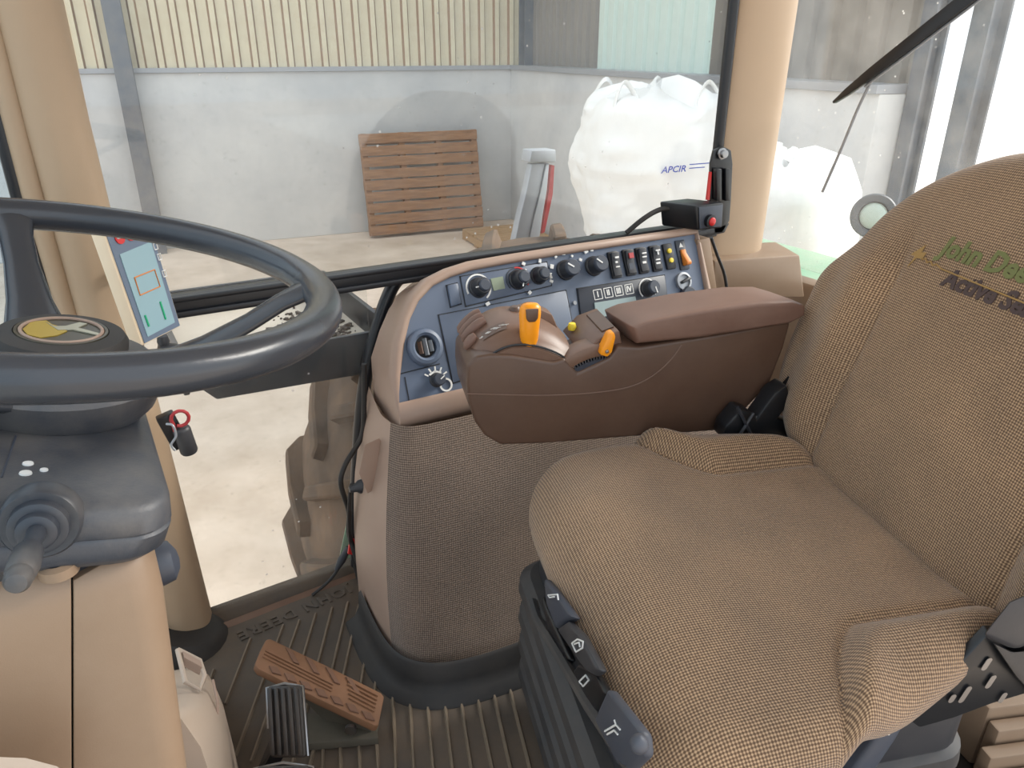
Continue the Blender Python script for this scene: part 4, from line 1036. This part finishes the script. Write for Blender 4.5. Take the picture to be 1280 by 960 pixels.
# backrest
RHO = math.radians(15); bu, bn = V((math.sin(RHO), 0, math.cos(RHO))), V((-math.cos(RHO), 0, math.sin(RHO)))
B0 = V((.248, 0, .440)); BH = .575
def bW(v):
    w_ = .343 + .028 * sst(0, .12, v) - .050 * sst(.30, .41, v)
    if v > .36: w_ *= max(.02, 1 - ((v - .36) / (BH - .36)) ** 2.6 * .36)
    return w_
def b_out(p, q):
    if p is None: return (BH * .48, 0)
    a, b = squirc(p, q, 4.2); v = BH / 2 + BH / 2 * a
    return v, bW(v) * b
def b_d(v, y):
    f = abs(y) - (.198 - .012 * math.sin(v * 6)); top = 1 - sst(.33, .47, v)
    d = .008 * math.sin(PI * min(1, v / .35)) + .030 * sst(-.005, .05, f) * top * sst(-.03, .12, v) - .006 * math.exp(-(f / .007) ** 2) * top
    d -= .022 * sst(.05, .13, f) * top; d -= .03 * sst(.42, .575, v)
    d -= .018 * (y / .3) ** 2 * (1 - top)
    return d
def b_s(v, y, dr): return B0 + bu * v + V((0, y, 0)) + bn * (b_d(v, y) - dr)
bk = so('backrest', pillow(110, b_out, b_s, .045, .06, .02, None), 'seat_fabric', smooth=70)
# embroidery: follows the backrest face
def emb_fn(y0, v0): return lambda a, b, h: b_s(v0 + b, y0 - a, 0) + bn * (.0012 + h)
q = s_x(1180, 308, .36); v1 = (q - B0).dot(bu)
so('embroidery', MB().text('John Deere', .040, emb_fn(q.y, v1), .0008, .25, 'LEFT', bold=.0012), 'stitch_green', bk, 'faded green embroidered lettering', smooth=0)
q = s_x(1190, 349, .36); v2 = (q - B0).dot(bu)
so('embroidery', MB().text('Active Seat', .036, emb_fn(q.y, v2), .0008, .25, 'LEFT', bold=.0012), 'stitch_dark', bk, 'dark embroidered lettering', smooth=0)
q = s_x(1150, 318, .36); v3 = (q - B0).dot(bu); ef = emb_fn(q.y, v3)
so('embroidery', MB().prism([(-.008, -.004), (.012, .016), (.010, .004), (.020, .006), (.018, -.004), (.006, -.006), (-.002, -.022), (.002, -.004)], ef, 0, .001), 'stitch_gold', bk, 'gold embroidered flash', smooth=0)
ln2 = [ef(.018 + k * .006, -.004 + (.0025 if k % 2 else -.0015) - k * .0006, .0008) for k in range(6)] + [ef(.06 + k * .02, -.008 - k * .0006, .0008) for k in range(12)]
so('embroidery', MB().tube(ln2, .0012, 5), 'stitch_gold', bk, 'gold embroidered line')
so('back_shell', MB().loft([[B0 + bu * v + V((0, y * bW(v) * .9, 0)) - bn * d for y, d in ((-1, .085), (-.7, .12), (.7, .12), (1, .085))] for v in (.02, .15, .3, .45, .53)]), 'black_plastic', bev=.006)

# armrest with controls
def ay(x, y, Y=.325): q = s_y(x, y, Y); return (q.x, q.z)
NY, FY = .325, .462
prof = [ay(*q) for q in ((584, 458), (583, 480), (586, 505), (594, 528), (606, 545), (626, 557))] + [(-.17, .478), (-.02, .474), (.15, .468), (.20, .50), (.245, .552), (.262, .62), (.268, .668)]
top_ = [ay(*q) for q in ((985, 402), (900, 418), (800, 434), (772, 432), (762, 447), (745, 455), (722, 466), (706, 448), (692, 453), (668, 449), (640, 444), (612, 443), (594, 446))]
prof += top_
afr = lambda a, b, h: V((a, h, b))
ar_ = so('armrest', MB().prism(prof, afr, NY, FY), 'brown_dark', None, 'dark brown plastic armrest console', bev=.006, seg=3)
# mid seam and lower cover line
ln_pts = [ay(*q) for q in ((584, 492), (620, 493), (680, 494), (740, 491), (785, 484), (815, 470), (838, 450), (852, 431))]
so('seam_line', MB().tube(bez([V((a, NY - .0006, b)) for a, b in ln_pts], 40), .0011, 6), 'brown_mid', ar_)
# padded top
pd0 = [(-.026, .682), (-.014, .650), (.10, .652), (.262, .666), (.290, .68), (.287, .698), (.262, .709), (.20, .712), (.10, .706), (.0, .692)]
b = MB()
for Y, k in ((.318, .80), (.322, .93), (.332, 1.0), (.40, 1.0), (.455, 1.0), (.468, .93), (.472, .80)):
    cx_, cz_ = .13, .695
    b.v += []
rings = [[V((.13 + (a - .13) * (1 - (1 - k) * .12), Y, .680 + (c_ - .680) * k - .12 * (Y - .33))) for a, c_ in pd0] for Y, k in ((.316, .70), (.319, .88), (.328, 1.0), (.40, 1.03), (.455, 1.0), (.466, .88), (.470, .70))]
so('arm_pad', MB().loft(rings), 'pad_brown', ar_, 'padded brown vinyl arm pad', bev=.004, smooth=60)
# raised hood for the levers at the front
hp = bez([V((a, b, 0)) for a, b in ((-.297, .630), (-.285, .656), (-.262, .676), (-.228, .690), (-.19, .688), (-.15, .672), (-.118, .648))], 20)
hood = [(p.x, p.y) for p in hp] + [(-.118, .63), (-.297, .63)]
def hdz(Y):
    return -.034 + .026 * sst(.330, .362, Y) + .008 * sst(.355, .40, Y) - .010 * sst(.445, .47, Y)
hr = []
for Y in (.331, .335, .345, .355, .37, .385, .40, .43, .45, .466):
    hr.append([V((a, Y, b + (hdz(Y) if k < len(hood) - 2 else -.04))) for k, (a, b) in enumerate(hood)])
so('lever_hood', MB().loft(hr), 'brown_mid', ar_, smooth=50)
so('hood_slot', MB().tube([V((p.x, .334, p.y - .0295)) for p in hp[1:-1]], .0018, 6), 'steel_black', ar_)
for k, (Yk, x0, x1) in enumerate(((.450, 2, 9), (.426, 2, 9), (.402, 2, 9), (.378, 2, 6))):
    so('lever_ridge', MB().tube([V((hp[i].x - .002, Yk, hp[i].y + hdz(Yk) + .004)) for i in range(x0, x1 + 1)], [.004] + [.0085] * (x1 - x0 - 1) + [.006], 10), 'pad_brown', ar_, bev=0)
so('lever_dome', MB().lathe([(.012, -.01), (.011, .004), (.007, .009), (.001, .010)], frame(V((hp[15].x, .425, hp[15].y - .002)), (1, 0, 0), (0, 1, 0), (0, 0, 1)), 20), 'brown_dark', ar_)
# printed speed labels on the hood (short text rows and a rabbit-like squiggle)
def hsurf(t, Y):   # t in 0..1 along hood profile
    k = t * (len(hp) - 1); i = min(int(k), len(hp) - 2); p = hp[i].lerp(hp[i + 1], k - i); return V((p.x, Y, p.y + hdz(Y) + .0012))
so('hood_label', MB().loft([[hsurf(.30 + .05 * k, .358), hsurf(.30 + .05 * k, .378)] for k in range(5)], False, False, False), 'brown_dark', ar_)
for (t, Y, tx) in ((.49, .368, 'REL'), (.43, .366, 'FEEL'), (.36, .366, 'EL'), (.29, .366, '2')):
    c_ = hsurf(t, Y)
    so('hood_print', MB().text(tx, .010, lambda a, b, h, c_=c_, t=t, Y=Y: hsurf(t + b * 4.2, Y - a * 1.0 * 0 + 0) + V((a * .9, -b * 0 + a * -.0, .001 + h)) + V((0, 0, 0)), .0004), 'white_print', ar_, smooth=0)
# orange speed lever
lq = s_y(661, 428, .345); lt2 = s_y(663, 379, .345)
b = MB(); rings = []
ax = (lt2 - lq); 
for t, rx, ry in ((-.05, .0125, .011), (0, .0135, .012), (.08, .0150, .013), (.12, .0148, .013), (.14, .0155, .0135), (.45, .0165, .0145), (.75, .0180, .0150), (.9, .0170, .013), (.98, .0125, .009), (1.01, .004, .003)):
    c_ = lq + ax * t; rings.append([c_ + V((math.cos(a) * rx, math.sin(a) * ry, 0)) for a in [2 * PI * k / 28 for k in range(28)]])
b.loft(rings); so('speed_lever', b, 'orange', ar_, 'orange lever grip', smooth=60)
bc = lq + ax * .78
so('lever_button', MB().prism([(-.0105, .010), (.0105, .010), (.0098, -.006), (.0055, -.012), (-.0055, -.012), (-.0098, -.006)], lambda a, b, h: bc + V((a, -h - .0125, b)), 0, .0045), 'brown_dark', ar_, 'dark thumb button on the lever', bev=.002)
so('lever_stem', MB().tube([lq - ax * .35, lq + ax * .05], .006, 10), 'steel', ar_)
# throttle quadrant: toothed wheel with orange pointer
ctr = s_y(752, 515, .332); qc = V((ctr.x, 0, ctr.z))
def arc2(r0, r1, a0, a1, n=24):
    A = [math.radians(a0 + (a1 - a0) * k / n) for k in range(n + 1)]
    return [(qc.x + math.cos(a) * r1, qc.z + math.sin(a) * r1) for a in A] + [(qc.x + math.cos(a) * r0, qc.z + math.sin(a) * r0) for a in A[::-1]]
so('quadrant_hood', MB().prism(arc2(.106, .127, 84, 129), afr, NY + .002, NY + .045), 'brown_mid', ar_, bev=.003)
so('quadrant_wheel', MB().prism(arc2(.060, .101, 82, 131), afr, NY + .004, NY + .030), 'panel_dark', ar_)
for k in range(15):
    a = math.radians(87 + 2.75 * k)
    so('tooth', MB().box((qc.x + math.cos(a) * .1035, NY + .012, qc.z + math.sin(a) * .1035), (.0055, .016, .0026), Matrix.Rotation(-a, 3, 'Y')), 'black_plastic', ar_, smooth=0)
p0, p1 = s_y(756, 440, NY - .004), s_y(764, 410, NY - .004)
tt = (p1 - p0).normalized(); nn = V((tt.z, 0, -tt.x))
so('quadrant_pointer', MB().prism([(-.010, -.004), (-.009, .010), (-.004, .034), (.004, .038), (.009, .030), (.010, .004), (.004, -.006)], lambda a, b, h: p0 + nn * a + tt * b + V((0, h, 0)), -.008, .012), 'orange', ar_, 'orange throttle pointer', bev=.003)
so('pointer_rivet', MB().lathe([(.0035, 0), (.003, .002), (.0005, .0025)], frame(p0 + tt * .004 - V((0, .008, 0)), (1, 0, 0), (0, 0, 1), (0, -1, 0)), 12), 'steel', ar_)
# block behind the quadrant and label strip in front of the pad
so('rear_block', MB().prism([(-.105, .632), (-.078, .660), (-.040, .672), (-.030, .63)], afr, NY + .012, FY), 'brown_mid', ar_, bev=.004)
so('label_strip', MB().prism([(-.066, .662), (-.045, .6685), (-.044, .6735), (-.065, .667)], afr, NY + .03, FY - .02), 'brown_dark', ar_)
so('yellow_knob', MB().lathe([(.007, 0), (.008, .006), (.006, .012), (.001, .013)], frame(s_y(715, 408, .43) - V((0, 0, .006)), (1, 0, 0), (0, 1, 0), (0, 0, 1)), 14), 'yellow', ar_)
so('far_cheek', MB().prism([(-.205, .64), (-.20, .690), (-.17, .698), (-.135, .68), (-.118, .64)], afr, FY - .045, FY - .012), 'brown_mid', ar_, bev=.005)

# belt buckle on the far side, black sleeve
q = [s_y(x, y, .285) for x, y in ((899, 545), (903, 530), (922, 508), (936, 512), (942, 520), (965, 488), (980, 478), (985, 500), (968, 520), (990, 528), (1010, 556), (985, 575), (930, 565))]
bel = so('buckle_sleeve', MB().loft([[p + V((0, dy, 0)) for p in q] for dy in (-.012, .028)]), 'steel_black', None, 'black seat belt buckle sleeve', bev=.005)
for a, c_ in (((922, 509), (940, 545)), ((942, 516), (922, 548))):
    p0_, p1_ = s_y(*a, .262), s_y(*c_, .262); so('sleeve_edge', MB().tube([p0_, p1_], .003, 6), 'black_plastic', bel)
so('buckle_strap', MB().loft([[s_y(x, y, .30) for x, y in ((950, 512), (985, 470), (1000, 480), (968, 522))], [s_y(x, y, .312) for x, y in ((950, 512), (985, 470), (1000, 480), (968, 522))]]), 'black_frame', bel)
# side bracket on the near side with slots, and belt anchor
NB = -.262
q = [s_y(x, y, NB) for x, y in ((1066, 880), (1078, 893), (1128, 894), (1150, 910), (1192, 898), (1240, 880), (1300, 862), (1300, 790), (1238, 790), (1190, 842), (1130, 862))]
sb = so('side_bracket', MB().loft([q, [p + V((0, .012, 0)) for p in q]]), 'steel_black', None, 'black steel side bracket', bev=.002)
for (x, y, r_) in ((1238, 852, .9), (1206, 868, 1.3), (1233, 830, .8), (1253, 872, .6), (1190, 873, .35)):
    c_ = s_y(x, y, NB - .002); pp_ = [c_ + V((math.cos(a) * .004 + (.35 * dz), 0, math.sin(a) * .004 + dz)) for a, dz in [(2 * PI * k / 16, (.006 * r_ if k < 8 else -.006 * r_)) for k in range(16)]]
    so('bolt_slot', MB().loft([pp_, [p + V((0, -.0006, 0)) for p in pp_]]), 'steel', sb)
so('belt_anchor', MB().loft([[s_y(x, y, NB - .02) for x, y in ((1228, 795), (1262, 752), (1290, 740), (1300, 800), (1268, 812))], [s_y(x, y, NB + .01) for x, y in ((1228, 795), (1262, 752), (1290, 740), (1300, 800), (1268, 812))]]), 'black_plastic', sb, 'dark grey belt anchor cover', bev=.006)
so('belt_tongue', MB().loft([[s_y(x, y, NB - .012) for x, y in ((1240, 802), (1265, 815), (1300, 812), (1300, 878), (1270, 846))], [s_y(x, y, NB - .004) for x, y in ((1240, 802), (1265, 815), (1300, 812), (1300, 878), (1270, 846))]]), 'bellows_black', sb, bev=.003)
# seat pan, control paddles, suspension bellows
so('seat_pan', MB().prism(rrect(-.205, .25, -.235, .25, .05), lambda a, b, h: V((a, b, h)), .295, .40), 'black_plastic', bev=.006)
def paddle(px, mat, X, th, icon=None, nm='control_paddle'):
    P = [s_x(x, y, X) for x, y in px]
    o_ = so(nm, MB().loft([P, [p + V((th, 0, -.006)) for p in P]]), mat, bev=.006, seg=3)
    if icon:
        for ln in icon: so('symbol', MB().tube([s_x(x, y, X - .0012) for x, y in ln], .0011, 5), 'white_print', o_)
    return o_
PX = -.236
paddle([(679, 722), (690, 735), (716, 772), (706, 778), (694, 786), (682, 756)], 'seat_blue', PX, .014, [[(685, 744), (697, 743)], [(697, 743), (698, 750)], [(685, 744), (687, 747), (693, 746)]])
paddle([(694, 786), (708, 776), (722, 790), (748, 838), (740, 844), (728, 836)], 'black_plastic', PX - .004, .014, [[(715, 804), (722, 799), (729, 802), (728, 810), (720, 815), (715, 804)], [(718, 805), (724, 803), (725, 809)]])
paddle([(676, 742), (682, 760), (712, 825), (706, 830), (690, 800), (684, 790)], 'steel_black', PX + .006, .012, nm='paddle_recess')
paddle([(714, 838), (722, 828), (744, 842), (758, 868), (744, 892), (728, 868)], 'steel_black', PX + .003, .012, [[(724, 852), (732, 844), (736, 850), (729, 858), (724, 852)]], nm='rotary_control')
paddle([(741, 898), (758, 860), (800, 915), (803, 945), (785, 962), (770, 956)], 'seat_blue', PX - .004, .014, [[(756, 914), (770, 906), (775, 912)], [(759, 918), (768, 913), (772, 918)], [(770, 906), (768, 900)]])
so('paddle_ball', MB().lathe([(.001, -.010), (.007, -.006), (.009, 0), (.007, .006), (.001, .010)], frame(s_x(799, 930, PX - .012), (1, 0, 0), (0, 1, 0), (0, 0, 1)), 14), 'seat_blue')
so('trim_rail', MB().tube([s_x(x, y, PX + .004) for x, y in ((665, 752), (672, 775), (700, 820), (735, 880), (790, 962))], .008, 8), 'bellows_black')
b = MB(); rings = []
zs = []; nf = 4
for k in range(nf + 1):
    z = .300 - .063 * k
    zs += [(z, 0.0), (z - .015, .014), (z - .038, .016), (z - .053, 0.0)] if k < nf else [(z, 0)]
for z, o_ in zs: rings.append([V((x, y, z)) for x, y in rrect(-.222 - o_, .245 + o_, -.225 - o_, .245 + o_, .05)])
b.loft(rings); so('suspension_bellows', b, 'bellows_black', None, 'ribbed black rubber suspension bellows', smooth=35)
so('base_plate', MB().prism(rrect(-.20, .28, -.22, .22, .03), lambda a, b, h: V((a, b, h)), 0.001, .045), 'steel_black', bev=.004)
# near-side tilt paddle with seated-figure symbol
P = [s_y(x, y, -.285) for x, y in ((1115, 897), (1128, 890), (1136, 900), (1122, 925), (1088, 975), (1060, 975))]
o_ = so('control_paddle', MB().loft([P, [p + V((0, .05, 0)) for p in P]]), 'seat_blue', bev=.006, seg=3)
for ln in ([(1090, 905), (1094, 918), (1098, 908), (1108, 916)], [(1096, 906), (1106, 912)], [(1107, 909), (1108, 916)]):
    so('symbol', MB().tube([s_y(x + 3, y + 2, -.2865) for x, y in ln], .0012, 5), 'white_print', o_)
